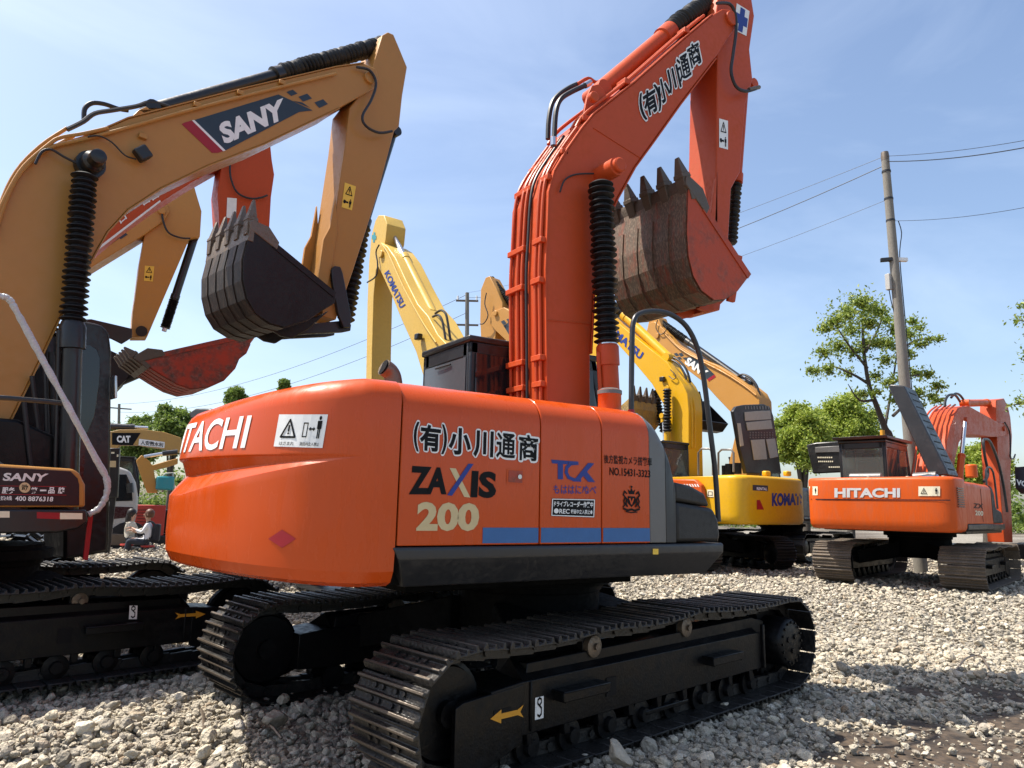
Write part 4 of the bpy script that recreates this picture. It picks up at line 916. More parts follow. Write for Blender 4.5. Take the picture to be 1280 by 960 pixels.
pipe(m, [(84, 162), (104, 152), (118, 142), (140, 138), (170, 133), (186, 128), (204, 131), (215, 136)], -.12, .024); pipe(m, [(105, 150), (106, 136), (115, 129), (130, 130), (148, 136), (160, 138)], .1, .024)
pipe(m, [(44, 205), (52, 190), (64, 187), (80, 196), (96, 204)], -.36, .012); pipe(m, [(110, 171), (124, 170), (140, 178), (156, 194), (170, 199)], -.34, .008)
pipe(m, [(446, 84), (462, 88), (470, 104), (464, 125), (453, 145), (458, 158), (474, 166), (490, 164)], -.34, .018)
mb = MB(); p = m.p3(178, 192, -.36); mb.box((p.x, p.y, p.z), (.14, .10, .14), Matrix.Rotation(R(45), 3, 'Y')); mb.build('work_lamp', 'blk', m, bevel=.02)
for u, v in ((178, 171), (246, 132), (300, 117), (352, 104)):
    p = m.p3(u, v, S1B-.01); mb = MB(); mb.box(p, (.08, .07, .05)); mb.build('pipe_clamp', 'tan', m, bevel=.006)
p = m.p3(461, 98, S1B); MB().cyl((p.x, S1B-.04, p.z), (p.x, S1B+.02, p.z), .08).build('pin_cap', 'tan', m, bevel=.01)
# arm
ap = [(478, 44), (485, 40), (492, 43), (500, 62), (509, 84), (503, 120), (499, 158), (493, 164), (470, 250), (441, 340), (420, 400), (402, 395), (408, 340), (420, 262), (432, 180), (437, 135), (450, 118), (466, 104), (466, 84)]
arm = poly_prism(m, 'arm', ap, -.21, .21, 'tan', .012)
for y in (-.24, .20): poly_prism(m, 'arm_gusset', [(418, 246), (411, 285), (403, 300), (396, 350), (402, 380), (412, 340), (420, 290)], y, y+.04, 'tan', .004, -.21)
warn_sign(m, [(431, 228), (445, 233), (440, 263), (427, 259)], ('y', -.2145), m, 't_yel', True)
a = m.p3(489, 168, 0); b = m.p3(453, 283, 0); c = m.p3(432, 402, 0)
mb = MB(); mb.rev(a, b, [(0, .075), (.92, .075), (.925, .10), (1, .10)], 16); mb.cyl(a+Vector((0, -.15, 0)), a+Vector((0, .15, 0)), .07); o = mb.build('bucket_cylinder', 'blk', m); bellows(m, b, c, .11, 18, 'bellows', parent=o)
for y in (-.27, .22):
    poly_prism(m, 'side_link', [(413, 338), (417, 333), (424, 334), (427, 342), (433, 372), (438, 398), (436, 410), (428, 410), (421, 392), (414, 352)], y, y+.05, 'blk', .008, -.24)
    poly_prism(m, 'bucket_link', [(372, 408), (380, 405), (432, 400), (441, 405), (440, 413), (430, 415), (385, 417), (372, 418)], y+.06*(1 if y < 0 else -1), y+.05+.06*(1 if y < 0 else -1), 'blk', .008, -.24)
pf = m.P([(316, 280), (310, 300), (304, 325), (304, 350), (309, 373), (320, 392), (338, 404), (356, 409), (385, 400), (402, 388), (419, 378), (420, 366)], -.58)
tvec = Vector(m.P([(321, 227)], -.5)[0])-Vector(m.P([(314, 275)], -.5)[0])
bk = open_bucket(m, pf, -.58, .50, 'bk_dark', 'bkt_d', teeth=5, tooth_vec=tvec, tooth_len=.30, lip=.20, mat_tooth='steel', ribs=5)
eb = m.P([(345, 402), (395, 396), (412, 388), (385, 412), (374, 418), (366, 423), (352, 420), (340, 412)], -.3)
for y in (-.30, .1):
    e = MB(); e.prism(eb, y, y+.05); e.build('ear', 'bkt_d', bk, bevel=.01)
# stickers on the near track frame
low = s1
shape(m, [[(1, .5), (.68, .95), (.68, .68), (.18, .68), (.0, .92), (.10, .5), (.0, .08), (.18, .32), (.68, .32), (.68, .05)]], [(219, 765), (257, 762), (257, 773), (219, 775)], ('y', -1.2985), 't_arrow', 'arrow_sticker')
s = patch(m, [(162, 757), (172, 757), (171, 774), (161, 774)], ('y', -1.2985), 't_white', 'hook_sticker')
shape(m, stroke([(.5, .95), (.3, .88), (.28, .72), (.5, .6), (.72, .48), (.72, .22), (.5, .12), (.28, .2)], .11)+stroke([(.5, .95), (.7, .88), (.72, .74), (.5, .62)], .10), [(162, 757), (172, 757), (171, 774), (161, 774)], ('y', -1.3005), 't_black', 'hook_symbol', s)

# =================================================================== ORANGE MACHINE WITH THE WORN RED BUCKET
m = Mach('excavator', -4.9, 6.5, .1, 3, 'red orange excavator behind the left tan one with its scuffed red bucket held open', group='excavators parked on the gravel')
undercarriage(m, 0, detail=0, shoe='shoe_d'); far_house(m, mat='orange_f', side='R')
boom_rig(m, dict(
    boom=[(-60, 560), (-50, 470), (0, 330), (60, 250), (130, 200), (240, 150), (310, 150), (325, 165), (322, 182), (280, 205), (241, 227), (200, 253), (155, 285), (114, 320), (80, 370), (20, 500), (0, 580)],
    arm=[(277, 206), (285, 186), (300, 172), (325, 165), (338, 180), (340, 200), (343, 218), (339, 246), (336, 300), (326, 395), (316, 420), (300, 420), (290, 400), (275, 290), (272, 240)],
    cyl=[((335, 225), (322, 400), 0, .06, .6, 'orange_w', 'chrome', None)]), 'orange_b')
for i, (ch, q) in enumerate((('ロ', [(147, 272), (155, 266), (159, 273), (151, 280)]), ('ロ', [(176, 251), (184, 246), (188, 252), (180, 257)]), ('ロ', [(188, 245), (196, 241), (199, 246), (191, 251)]))): text(m, ch, q, ('y', -.276), 't_white', .02)
patch(m, [(116, 314), (200, 250), (201, 252), (117, 317)], ('y', -.276), 't_white', 'white_edge_line'); patch(m, [(140, 277), (225, 217), (226, 219), (142, 279)], ('y', -.276), 't_white', 'white_edge_line')
patch(m, [(284, 247), (296, 248), (295, 274), (283, 272)], ('y', -.206), 't_white', 'warning_sign')
pipe(m, [(288, 200), (288, 220), (296, 240), (312, 248), (326, 247), (334, 244)], -.26, .016)
pf = m.P([(172, 447), (186, 458), (203, 469), (222, 480), (240, 486), (260, 483), (280, 475), (294, 460), (299, 448), (308, 441), (313, 430), (310, 416)], -.55)
tvec = Vector(m.P([(150, 428)], -.5)[0])-Vector(m.P([(172, 447)], -.5)[0])
bk = open_bucket(m, pf, -.55, .45, 'bk_red', 'bk_red', teeth=5, tooth_vec=tvec, tooth_len=.22, lip=.2, ribs=5)
mb = MB(); a = m.p3(304, 432, 0); b = m.p3(326, 402, 0); mb.tube([a, b], .07, 8); mb.build('bucket_link', 'orange_w', m)

# =================================================================== SECOND TAN MACHINE BEHIND IT
m = Mach('excavator', -5.3, 10.0, .15, -2, 'tan excavator farther back whose short visible arm hangs down above the red bucket', group='excavators parked on the gravel')
undercarriage(m, 0, detail=0, shoe='shoe_d'); far_house(m, mat='tan2', side='R')
boom_rig(m, dict(
    boom=[(-80, 560), (-60, 480), (0, 380), (60, 340), (108, 318), (150, 284), (180, 262), (198, 252), (208, 254), (212, 264), (205, 276), (181, 293), (150, 312), (111, 336), (60, 400), (0, 500), (-30, 580)],
    arm=[(232, 228), (241, 226), (246, 244), (252, 264), (250, 296), (237, 298), (205, 372), (184, 421), (164, 421), (166, 390), (170, 362), (174, 330), (181, 292), (190, 278), (200, 268), (206, 250)],
    cyl=[((242, 300), (205, 414), 0, .075, .66, 'blk', 'chrome', .09)], pins=[(202, 264, .07)]), 'tan2')
pipe(m, [(203, 256), (203, 272), (210, 290), (225, 297), (238, 298)], -.3, .018)
warn_sign(m, [(181, 332), (193, 333), (191, 352), (180, 351)], ('y', -.2045), m, 't_yel', True)
for q in ([(133, 303), (145, 294), (150, 297), (138, 306)], [(147, 296), (156, 291), (160, 293), (151, 299)], [(119, 310), (130, 302), (136, 305), (125, 313)]): patch(m, q, ('y', -.276), 't_navy', 'dark_square')
pf = m.P([(100, 420), (98, 440), (106, 462), (122, 476), (138, 484), (148, 484), (158, 474), (170, 452)], -.55)
bk = open_bucket(m, pf, -.5, .5, 'bkt_d', 'bkt_d', teeth=4, tooth_len=.15, mat_tooth='bkt_d', ribs=0, cutter=False)
mb = MB(); mb.prism(m.P([(98, 400), (114, 399), (165, 411), (165, 422), (152, 430), (140, 424), (98, 408)], -.5), -.52, -.46); mb.build('side_link', 'blk', m, bevel=.01)
mb = MB(); a = m.p3(150, 478, -.25); b = m.p3(192, 460, -.25); mb.tube([a, b], .07, 8); mb.build('bucket_link', 'blk', m)
MB().cyl(m.p3(177, 414, -.28), m.p3(177, 414, -.21), .10).build('linkage_pin', 'blk', m)
# =================================================================== CREAM YELLOW MACHINE BEHIND THE CAB
G = 'excavators parked on the gravel'
m = Mach('excavator', 1.85, 5.45, .08, 94, 'pale yellow excavator whose boom and arm rise left of the black cab', group=G)
undercarriage(m, 0, detail=0, shoe='shoe_d'); far_house(m, mat='pale', side='L', zt=1.95)
boom_rig(m, dict(
    boom=[(598, 600), (585, 500), (573, 455), (560, 432), (547, 418), (535, 395), (522, 380), (508, 352), (494, 322), (484, 308), (476, 303), (470, 312), (470, 328), (477, 342), (489, 368), (502, 400), (520, 440), (535, 490), (550, 560), (560, 610)],
    arm=[(469, 276), (473, 269), (480, 269), (484, 280), (482, 300), (476, 322), (470, 338), (467, 370), (465, 440), (464, 540), (456, 540), (458, 440), (459, 380), (461, 330), (464, 295)],
    cyl=[((541, 392), (482, 275), 0, .085, .58, 'pale', 'chrome', None)], pins=[(478, 318, .07)],
    pipes=[([(545, 428), (528, 402), (505, 360), (486, 318), (478, 306)], .30, .014, 'pale'), ([(552, 434), (535, 408), (510, 366), (492, 330)], .24, .014, 'pale'),
           ([(474, 306), (470, 315), (472, 330), (470, 345), (459, 353)], .32, .014, 'hose')]), 'pale')
text(m, 'KOMATSU', [(486, 337), (507, 381), (500, 386), (480, 342)], ('y', .276), 't_blue', .03)
pipe(m, [(544, 392), (551, 388), (557, 392), (560, 405), (563, 425)], .1, .02); pipe(m, [(541, 396), (548, 394), (553, 402), (557, 425)], .2, .02)
mb = MB(); p = m.p3(523, 421, .34); mb.box(p, (.12, .1, .10)); mb.build('work_lamp', 'blk', m, bevel=.015)
shape(m, [[(.32, .05), (.68, .05), (.68, .32), (.95, .32), (.95, .68), (.68, .68), (.68, .95), (.32, .95), (.32, .68), (.05, .68), (.05, .32), (.32, .32)]], [(465, 289), (471, 290), (470, 304), (464, 303)], ('y', .206), 'teal', 'cross_symbol')

# =================================================================== TAN MACHINE FAR BEHIND, TIP ONLY
m = Mach('excavator', 6.0, 10.6, .15, 105, 'tan excavator showing only its boom tip between the black cab and orange boom', group=G)
undercarriage(m, 0, detail=0, shoe='shoe_d'); far_house(m, mat='tan2', side='L', zt=1.95)
boom_rig(m, dict(
    boom=[(735, 600), (720, 540), (700, 490), (690, 470), (668, 420), (645, 393), (630, 384), (615, 390), (611, 402), (618, 412), (632, 425), (648, 448), (668, 480), (690, 540), (700, 600)],
    arm=[(601, 362), (607, 347), (612, 345), (620, 360), (628, 378), (628, 398), (620, 412), (618, 440), (614, 500), (603, 500), (602, 440), (600, 400)],
    cyl=[((690, 440), (612, 347), 0, .085, .45, 'blk', 'chrome', .10)], pins=[(620, 392, .07)],
    pipes=[([(608, 366), (606, 380), (610, 394), (605, 404), (600, 405)], .32, .014, 'hose')]), 'tan2')
text(m, 'SANY', [(642, 405), (668, 446), (660, 452), (636, 411)], ('y', .279), 't_white', .05)
patch(m, [(636, 402), (668, 447), (658, 455), (630, 408)], ('y', .276), 't_navy', 'dark_sign')
for q in ([(626, 402), (630, 400), (633, 404), (629, 406)], [(633, 399), (637, 398), (640, 402), (636, 404)], [(629, 407), (633, 405), (636, 409), (632, 411)]): patch(m, q, ('y', .276), 't_navy', 'dark_square')

# =================================================================== BRIGHT YELLOW MACHINE
m = Mach('excavator', 10.07, 7.75, .18, 95, 'bright yellow excavator with blue lettering and its foam lined engine cover raised', group=G)
undercarriage(m, -12, detail=1, shoe='shoe_d')
w = 1.33
far_house(m, mat='yellow', side='L', zt=2.1, cabx=(-.45, 1.2))
boom_rig(m, dict(
    boom=[(862, 606), (861, 560), (861, 520), (861, 512), (859, 492), (853, 480), (843, 467), (834, 453), (815, 438), (790, 418), (772, 403), (756, 388), (750, 384), (744, 388), (745, 400), (752, 410), (772, 430), (790, 450), (815, 480), (829, 505), (835, 525), (836, 560), (837, 606)],
    arm=[(741, 352), (748, 348), (754, 366), (757, 385), (754, 400), (752, 440), (750, 505), (739, 512), (737, 440), (736, 385)],
    cyl=[((836, 447), (752, 368), 0, .12, .65, 'yellow', 'chrome', .12), ((829, 520), (834, 600), .42, .07, .1, 'yellow', 'chrome', None)], pins=[(834, 486, .09)],
    pipes=[([(868, 560), (868, 510), (862, 488), (852, 472), (838, 456)], .05, .03, 'yellow'), ([(871, 560), (871, 512), (866, 488), (856, 470), (843, 455)], -.12, .03, 'yellow'), ([(865, 560), (865, 512), (860, 490)], .16, .03, 'yellow'),
           ([(840, 450), (848, 455), (855, 466), (858, 474)], .1, .03, 'hose'), ([(838, 446), (848, 450), (858, 462), (863, 478)], -.05, .03, 'hose'), ([(836, 470), (842, 474), (845, 470), (838, 462)], .32, .012, 'hose')]), 'yellow')
a = m.p3(834, 486, .44); b = m.p3(834, 540, .44)
mb = MB(); mb.cyl(b, b+Vector((0, 0, -1.0)), .08); o = mb.build('boom_cylinder', 'yellow', m); bellows(m, b, a, .11, 14, 'bellows', parent=o)
a = m.p3(820, 488, -.44); b = m.p3(829, 540, -.44); bellows(m, b, a, .10, 14)
text(m, 'KOMATSU', [(757, 399), (805, 441), (800, 450), (752, 408)], ('y', .278), 't_blue', .04)
mb = MB(); p = m.p3(828, 474, .33); mb.box(p, (.14, .1, .12)); mb.build('work_lamp', 'blk', m, bevel=.015)
c = m.p3(793, 520, 0)
pf = [(c.x-.45, c.z+.42), (c.x-.50, c.z+.1), (c.x-.42, c.z-.25), (c.x-.2, c.z-.45), (c.x+.1, c.z-.5), (c.x+.35, c.z-.35), (c.x+.45, c.z-.1)]
open_bucket(m, pf, -.5, .62, 'bk_yel', 'bk_yel', teeth=5, tooth_vec=(-.15, 1), tooth_len=.30, lip=.1, ribs=0, mat_tooth='tooth', cutter=False)
XR = ('x', -2.62)
# lettering on the rounded back
cwb2 = bvh_of([o for o in m.root.children if o.name.startswith('counterweight')][0], m)
def on2(bvh, mach, k=.004):
    def f(u, v, lift=0):
        d = (mach.M3 @ ray(u, v)).normalized(); h = bvh.ray_cast(mach.C, d); return None if h[0] is None else h[0]-d*(k+lift)
    return f
F2 = on2(cwb2, m, .008)
text(m, 'KOMATSU', [(965, 616), (1012, 617), (1012, 631), (965, 633)], F2, 't_blue', .05)
s = patch(m, [(941, 606), (960, 607), (960, 614), (941, 613)], F2, 't_navy', 'rental_sign', n=3); text(m, 'RENTAL', [(946, 609), (959, 609.5), (959, 613), (946, 612.5)], F2, 't_white', .03, lift=.012, parent=s)
shape(m, [[(0, 1), (.45, 1), (1, 0), (0, 0)]], [(946, 625), (955, 625), (955, 637), (946, 637)], F2, 't_red', 'red_sticker')
text(m, '口田口H', [(885, 614), (911, 615), (911, 621), (885, 620)], ('y', w*.985+.006), 't_black', .01)
o = patch(m, [(884, 612), (912, 613), (912, 622), (884, 621)], ('y', w*.985+.004), 't_cream', 'company_sign')
# orange battery cover with hazard stripes under the cab
mb = MB(); mb.prism(m.P([(800, 598), (868, 599), (876, 606), (879, 622), (877, 640), (800, 638)], w+.12), w-.02, w+.12); o = mb.build('side_cover', 'orange_f', m, bevel=.03)
for k in range(9): patch(m, [(845+k*3.2, 605), (846.6+k*3.2, 605), (848.6+k*3.2, 608.5), (847+k*3.2, 608.5)], ('y', w+.124), 't_white', 'hazard_stripe', o)
# raised engine cover with foam pads
XH = -1.35
def xp(pts, x): return [(p.y, p.z) for p in (m.hit(u, v, 'x', x) for u, v in pts)]
mb = MB(); mb.prismx(xp([(917, 514), (921, 508), (930, 506), (955, 505), (963, 509), (967, 520), (972, 555), (977, 592), (933, 592), (925, 560)], XH), XH, XH+.10); hd = mb.build('raised_engine_cover', 'blk', m, bevel=.02)
for q in ([(931, 515), (963, 513), (964, 524), (932, 526)], [(933, 528), (964, 525), (966, 536), (935, 538)], [(939, 550), (956, 549), (959, 574), (943, 575)], [(958, 549), (969, 548), (973, 571), (963, 573)], [(922, 529), (926, 529), (930, 557), (926, 558)]):
    mb = MB(); mb.prismx(xp(q, XH-.025), XH-.025, XH-.001); mb.build('foam_pad', 't_foam', hd, bevel=.006)
gm = MB()
for k in range(9): q = [(931+k*3.6, 507.5), (932.6+k*3.6, 507.5), (933+k*3.6, 511.5), (931.4+k*3.6, 511.5)]; gm.prismx(xp(q, XH-.01), XH-.01, XH-.002)
for r_ in range(3):
    for k in range(9): y = 540+r_*3; q = [(937+k*3.5, y), (938.6+k*3.5, y), (938.9+k*3.5, y+1.6), (937.3+k*3.5, y+1.6)]; gm.prismx(xp(q, XH-.01), XH-.01, XH-.002)
gm.build('grille_holes', 'lgrey', hd)
for pts in ([(898, 598), (898, 566), (902, 562), (914, 562), (917, 566), (917, 590)], [(873, 594), (873, 566), (877, 561), (887, 561), (891, 566), (891, 594)]):
    pipe(m, pts, .7, .025, 'lgrey', 'handrail', smooth=0)
mb = MB(); a = m.hit(925, 585, 'y', .5)
for u, v, r in ((912, 588, .10), (906, 590, .07), (922, 587, .09)): p = m.hit(u, v, 'y', .3); mb.cyl(p+Vector((0, 0, -.1)), p+Vector((0, 0, .15)), r)
mb.build('engine', 'under', m)
mb = MB()
for (u, v) in ((958, 592), (984, 592)): p = m.hit(u, v, 'x', -2.2); mb.box(p, (.12, .2, .12))
mb.build('lifting_eye', 'yellow', m, bevel=.03)

# =================================================================== TAN MACHINE BEHIND THE BRIGHT YELLOW ONE
m = Mach('excavator', 12.5, 11.3, .2, 92, 'tan excavator beyond the bright yellow one with a long black arm ram', group=G)
undercarriage(m, 0, detail=0, shoe='shoe_d'); far_house(m, mat='tan2', side='L')
boom_rig(m, dict(
    boom=[(928, 610), (945, 560), (950, 520), (949, 500), (944, 490), (934, 482), (915, 468), (895, 456), (872, 447), (845, 430), (829, 411), (818, 402), (812, 404), (808, 414), (812, 424), (829, 437), (843, 450), (877, 476), (896, 497), (916, 518), (920, 540), (912, 575), (905, 610)],
    arm=[(811, 402), (815, 395), (822, 396), (828, 410), (832, 424), (834, 440), (842, 480), (852, 520), (842, 524), (826, 480), (812, 440), (807, 420)],
    cyl=[((935, 480), (817, 397), 0, .095, .62, 'blk', 'chrome', .12)], pins=[(822, 420, .08)],
    pipes=[([(945, 494), (930, 482), (905, 466), (880, 453), (850, 436), (828, 414)], .30, .02, 'tan2'), ([(950, 496), (946, 482), (938, 472), (928, 468), (920, 472)], .1, .03, 'hose'), ([(948, 492), (942, 478), (932, 471)], -.1, .03, 'hose'),
           ([(822, 400), (820, 410), (826, 418), (833, 412), (830, 405)], .32, .014, 'hose')]), 'tan2')
shape(m, [[(0, 0), (1, 0), (1, 1), (0, 1)]], [(853, 447), (870, 446), (893, 468), (884, 474)], ('y', .276), 't_navy', 'dark_sign')
text(m, 'SANY', [(861, 446), (886, 464), (880, 473), (855, 454)], ('y', .280), 't_white', .05)
patch(m, [(884, 474), (893, 468), (895, 471), (886, 477)], ('y', .276), 't_red', 'red_stripe')
for q in ([(842, 442), (846, 441), (849, 444), (845, 445)], [(848, 442), (852, 441), (855, 444), (851, 446)], [(846, 446), (850, 446), (853, 449), (849, 449)]): patch(m, q, ('y', .276), 't_navy', 'dark_square')
pf = m.P([(870, 502), (871, 520), (873, 532), (880, 540), (888, 538), (895, 528)], 0)
pf = [(p[0], p[1]) for p in pf]
open_bucket(m, pf, -.55, .55, 'bkt_d', 'bkt_d', teeth=4, tooth_vec=(0, 1), tooth_len=.32, lip=.1, ribs=0, mat_tooth='bkt_d', cutter=False)

# =================================================================== ORANGE MACHINE AT THE RIGHT
m = Mach('excavator', 12.09, 3.1, .17, 12.3, 'orange excavator at the right seen from behind with grey lettering and brown dusty tracks', group=G)
undercarriage(m, 2.9, detail=1, shoe='shoe_l', tw=.72)
w = 1.31
b = MB(); b.prismx([(y, z) for y, z in sect_top(1.2, 1.97, -w, w*.98, .10)], -1.86, -.7); b.build('engine_hood', 'orange_f', m, bevel=.01)
cwh = cw_mesh(w, -2.64, -1.87, 1.04, 2.02, corner=.20, roundtop=.07).build('counterweight', 'orange_f', m, angle=45)
b = MB(); b.prismx(sect_top(1.2, 1.97, -w, -.42, .12), -.695, .15); b.build('tank_cover', 'orange_f', m, bevel=.01)
b = MB(); b.prism([(.155, 1.2), (.155, 1.96), (.35, 1.93), (.5, 1.8), (.55, 1.55), (.62, 1.5), (1.05, 1.44), (1.1, 1.2)], -w+.01, -.45); b.build('front_cover', 'box', m, bevel=.03)
b = MB(); b.box((-.35, 0, 1.10), (2.9, 2*w-.1, .17)); b.build('deck', 'under', m, bevel=.01)
b = MB(); b.prismx([(-w-.01, 1.19), (-w-.01, 1.10), (-w+.1, 1.03), (-w+.2, 1.03), (-w+.2, 1.19)], -1.86, 1.15); b.build('side_skirt', 'grey', m, bevel=.008)
cwb3 = bvh_of(cwh, m); F3 = on2(cwb3, m, .008)
text(m, 'HITACHI', [(1043, 610), (1125, 610), (1125, 622), (1043, 622)], F3, 't_silver', .045)
for q in ([(1006, 608), (1022, 608), (1022, 619), (1006, 619)], [(1148, 608), (1175, 608), (1175, 620), (1148, 620)]):
    s = patch(m, q, F3, 't_cream', 'warning_sign', n=3); shape(m, TRI, sub(q, .08, .15, .42, .9), F3, 't_black', 'warning_triangle', s, .006); shape(m, MAN, sub(q, .75, .2, .9, .85), F3, 't_black', 'figure_symbol', s, .006)
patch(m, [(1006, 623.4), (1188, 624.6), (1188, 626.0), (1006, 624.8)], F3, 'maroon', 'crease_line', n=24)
l = MB()
lc = m.hit(1201, 622, 'y', -w)
for k in range(9): l.box((lc.x, -w-.004, lc.z-.16+k*.040), (.40, .014, .018))
l.build('louvre', 'maroon', m)
text(m, 'ZX', [(1217, 629), (1229, 630), (1229, 636), (1217, 635)], ('y', -w-.006), 't_black', .02); text(m, '200', [(1219, 638), (1229, 639), (1229, 645), (1219, 644)], ('y', -w-.006), 't_cream', .02)
l = MB()
for x in (-.70, .15): l.box((x, -w-.002, 1.55), (.012, .006, .62))
l.build('door_seam', 't_black', m)
cab(m, -.6, 1.1, .36, 1.32, 1.2, 2.86, 'blk', 'glass2', visor=True)
p = m.hit(1103, 541, 'y', .85); MB().cyl(p+Vector((0, 0, -.06)), p+Vector((0, 0, .06)), .05).build('beacon', 't_arrow', m)
boom_rig(m, dict(
    boom=[(1170, 620), (1181, 580), (1184, 550), (1188, 532), (1194, 518), (1200, 510), (1210, 507), (1230, 518), (1248, 528), (1258, 528), (1262, 533), (1261, 543), (1252, 546), (1238, 546), (1212, 543), (1204, 546), (1199, 553), (1194, 575), (1190, 600), (1188, 620)],
    arm=[(1245, 500), (1255, 498), (1260, 508), (1263, 522), (1265, 545), (1263, 600), (1266, 678), (1256, 678), (1251, 620), (1247, 560), (1245, 515)],
    cyl=[((1206, 504), (1253, 503), 0, .10, .55, 'orange_f', 'chrome', None), ((1199, 600), (1206, 528), .42, .075, .42, 'orange_f', 'chrome', None)], pins=[(1207, 526, .09), (1254, 536, .07)],
    pipes=[([(1200, 502), (1194, 494), (1186, 494), (1182, 500), (1181, 508)], .1, .03, 'hose'), ([(1206, 502), (1200, 494), (1194, 492), (1189, 497)], -.1, .03, 'hose'),
           ([(1256, 528), (1262, 540), (1263, 560), (1263, 572), (1267, 573), (1269, 568)], .3, .02, 'hose')]), 'orange_b')
for k, y in enumerate((.2, .1, 0, -.1, -.2)):
    P = [Vector(q) for q in m.P([(1170, 600), (1176, 560), (1183, 530), (1190, 514), (1199, 506)], -.27)]
    MB().tube([(q.x-.07-.02*(k % 2), y, q.y) for q in P], .022, 8, 4).build('hydraulic_pipe', 'orange_b', m)
pipe(m, [(1230, 602), (1235, 592), (1231, 570), (1229, 552), (1232, 549), (1238, 553), (1247, 575), (1254, 605), (1259, 640)], -1.15, .028, 'grey', 'handrail')
p = m.hit(1215, 597, 'z', 1.98); MB().cyl(p, p+Vector((0, 0, .22)), .09).build('filler_neck', 'orange_f', m, bevel=.02)
# engine cover stood on its edge
XH = -1.15
def xp(pts, x): return [(p.y, p.z) for p in (m.hit(u, v, 'x', x) for u, v in pts)]
mb = MB(); mb.prismx(xp([(1110, 483), (1113, 480), (1130, 482), (1182, 585), (1186, 594), (1166, 595), (1160, 590)], XH), XH, XH+.75); hd = mb.build('raised_engine_cover', 'grey', m, bevel=.025)
lv = MB()
for k in range(12):
    u = 1134+k*4.4; v = 490+k*8.7; a = m.hit(u, v, 'x', XH); lv.box((XH+.38, a.y+.02, a.z), (.45, .05, .03))
lv.build('cover_louvre', 't_black', hd)
mb = MB(); p = m.hit(1095, 593, 'x', -1.2)
mb.cyl(p+Vector((0, .5, -.06)), p+Vector((0, -.1, -.06)), .09); mb.cyl(p+Vector((0, -.7, -.08)), p+Vector((0, -1.1, -.06)), .10); mb.build('engine_duct', 'lgrey', m)
mb = MB(); p = m.hit(1160, 600, 'x', -1.3); mb.cyl(p+Vector((-.1, .1, -.02)), p+Vector((.15, -.1, .04)), .11); mb.build('exhaust_pipe', 'chrome', m)

# rails, mirror and lamps round the cab
mb = MB(); mb.tube([(.2, -1.25, 1.5), (.2, -1.25, 2.25), (.85, -1.25, 2.25), (.95, -1.25, 1.5)], .02, 6, 4); mb.build('guard_rail', 'grey', m)
mb = MB(); mb.tube([(1.0, 1.34, 2.3), (1.15, 1.55, 2.35)], .015, 6); mb.box((1.15, 1.60, 2.25), (.05, .18, .32)); mb.build('mirror', 'blk', m, bevel=.01)
for y in (-1.0, -.4, .3): mb = MB(); mb.box((-1.9, y, 2.03), (.12, .07, .06)); mb.build('hood_hinge', 'steel', m, bevel=.01)

# =================================================================== BLACK HOOD MACHINE BETWEEN
m = Mach('excavator', 15.0, 8.6, .2, 15, 'dark excavator behind the right orange one with a black louvred engine cover held open', group=G)
undercarriage(m, 0, detail=0, shoe='shoe_d'); far_house(m, mat='grey', side='R', zt=2.0)
XH = -2.0
mb = MB(); mb.prismx(xp([(1008, 556), (1020, 553), (1055, 551), (1059, 590), (1016, 592)], XH), XH, XH+.12); hd = mb.build('raised_engine_cover', 'blk', m, bevel=.03)
mb = MB(); mb.prismx(xp([(1019, 559), (1053, 557), (1054, 565), (1019, 566)], XH-.02), XH-.03, XH-.002); mb.build('cover_panel', 'lgrey', hd, bevel=.01)
mb = MB()
for r_, (y, x0) in enumerate(((571, 1022), (576, 1023), (583, 1036))):
    for k in range(8): q = [(x0+k*2.4, y), (x0+1.4+k*2.4, y), (x0+1.4+k*2.4, y+1.7), (x0+k*2.4, y+1.7)]; mb.prismx(xp(q, XH-.01), XH-.012, XH-.002)
mb.build('cover_vents', 't_cream', hd)

# =================================================================== FRAGMENTS AT THE RIGHT EDGE
g0 = at_depth(1345, 660, 17); m = Mach('wheel_loader', g0.x, g0.y, .2, 20, 'yellow wheel loader cut off by the right edge with a round white badge', 'loader')
mb = MB(); mb.box((0, .3, .95), (2.2, 1.1, .62)); mb.build('body', 'cat', m, bevel=.05); mb = MB(); mb.box((.1, .3, 1.52), (2.6, 1.2, .5)); mb.build('hood', 'blk', m, bevel=.05)
for sx in (-.8, .9):
    w_ = MB(); w_.rev((sx, -.35, .55), (sx, .05, .55), [(0, .30), (.05, .52), (.2, .55), (.8, .55), (.95, .52), (1, .3)], 24); wo = w_.build('wheel', 'rubber', m); w_ = MB(); w_.cyl((sx, -.37, .55), (sx, -.2, .55), .28); w_.build('rim', 'cat', wo)
g_ = m.p3(1276, 652, -.27)
shape(m, [disc(.5, .5, .5)], [(1271, 646), (1283, 646), (1283, 660), (1271, 660)], ('y', -.36), 't_white', 'round_badge'); text(m, 'C', [(1273.5, 649), (1280, 649), (1280, 657), (1273.5, 657)], ('y', -.365), 't_black', .04)
g0 = at_depth(1299, 600, 20); m = Mach('shop_sign_canopy', g0.x, g0.y, .2, -33, 'dark green canopy with white letters at the right edge', 'canopy')
mb = MB(); mb.prism([(-.55, 2.1), (-.52, 2.7), (.3, 2.4), (1.2, 2.3), (1.2, 1.9), (-.4, 1.95)], -.6, .2); mb.build('canopy_board', 't_navy', m, bevel=.02)
text(m, 'VO', [(1270.5, 599), (1284, 602), (1284, 609), (1270.5, 606)], ('y', -.607), 't_white', .04)
mb = MB(); mb.box((-.3, -.3, .95), (.08, .08, 1.9)); mb.box((1.0, -.3, .95), (.08, .08, 1.9)); mb.build('post', 'grey', m)
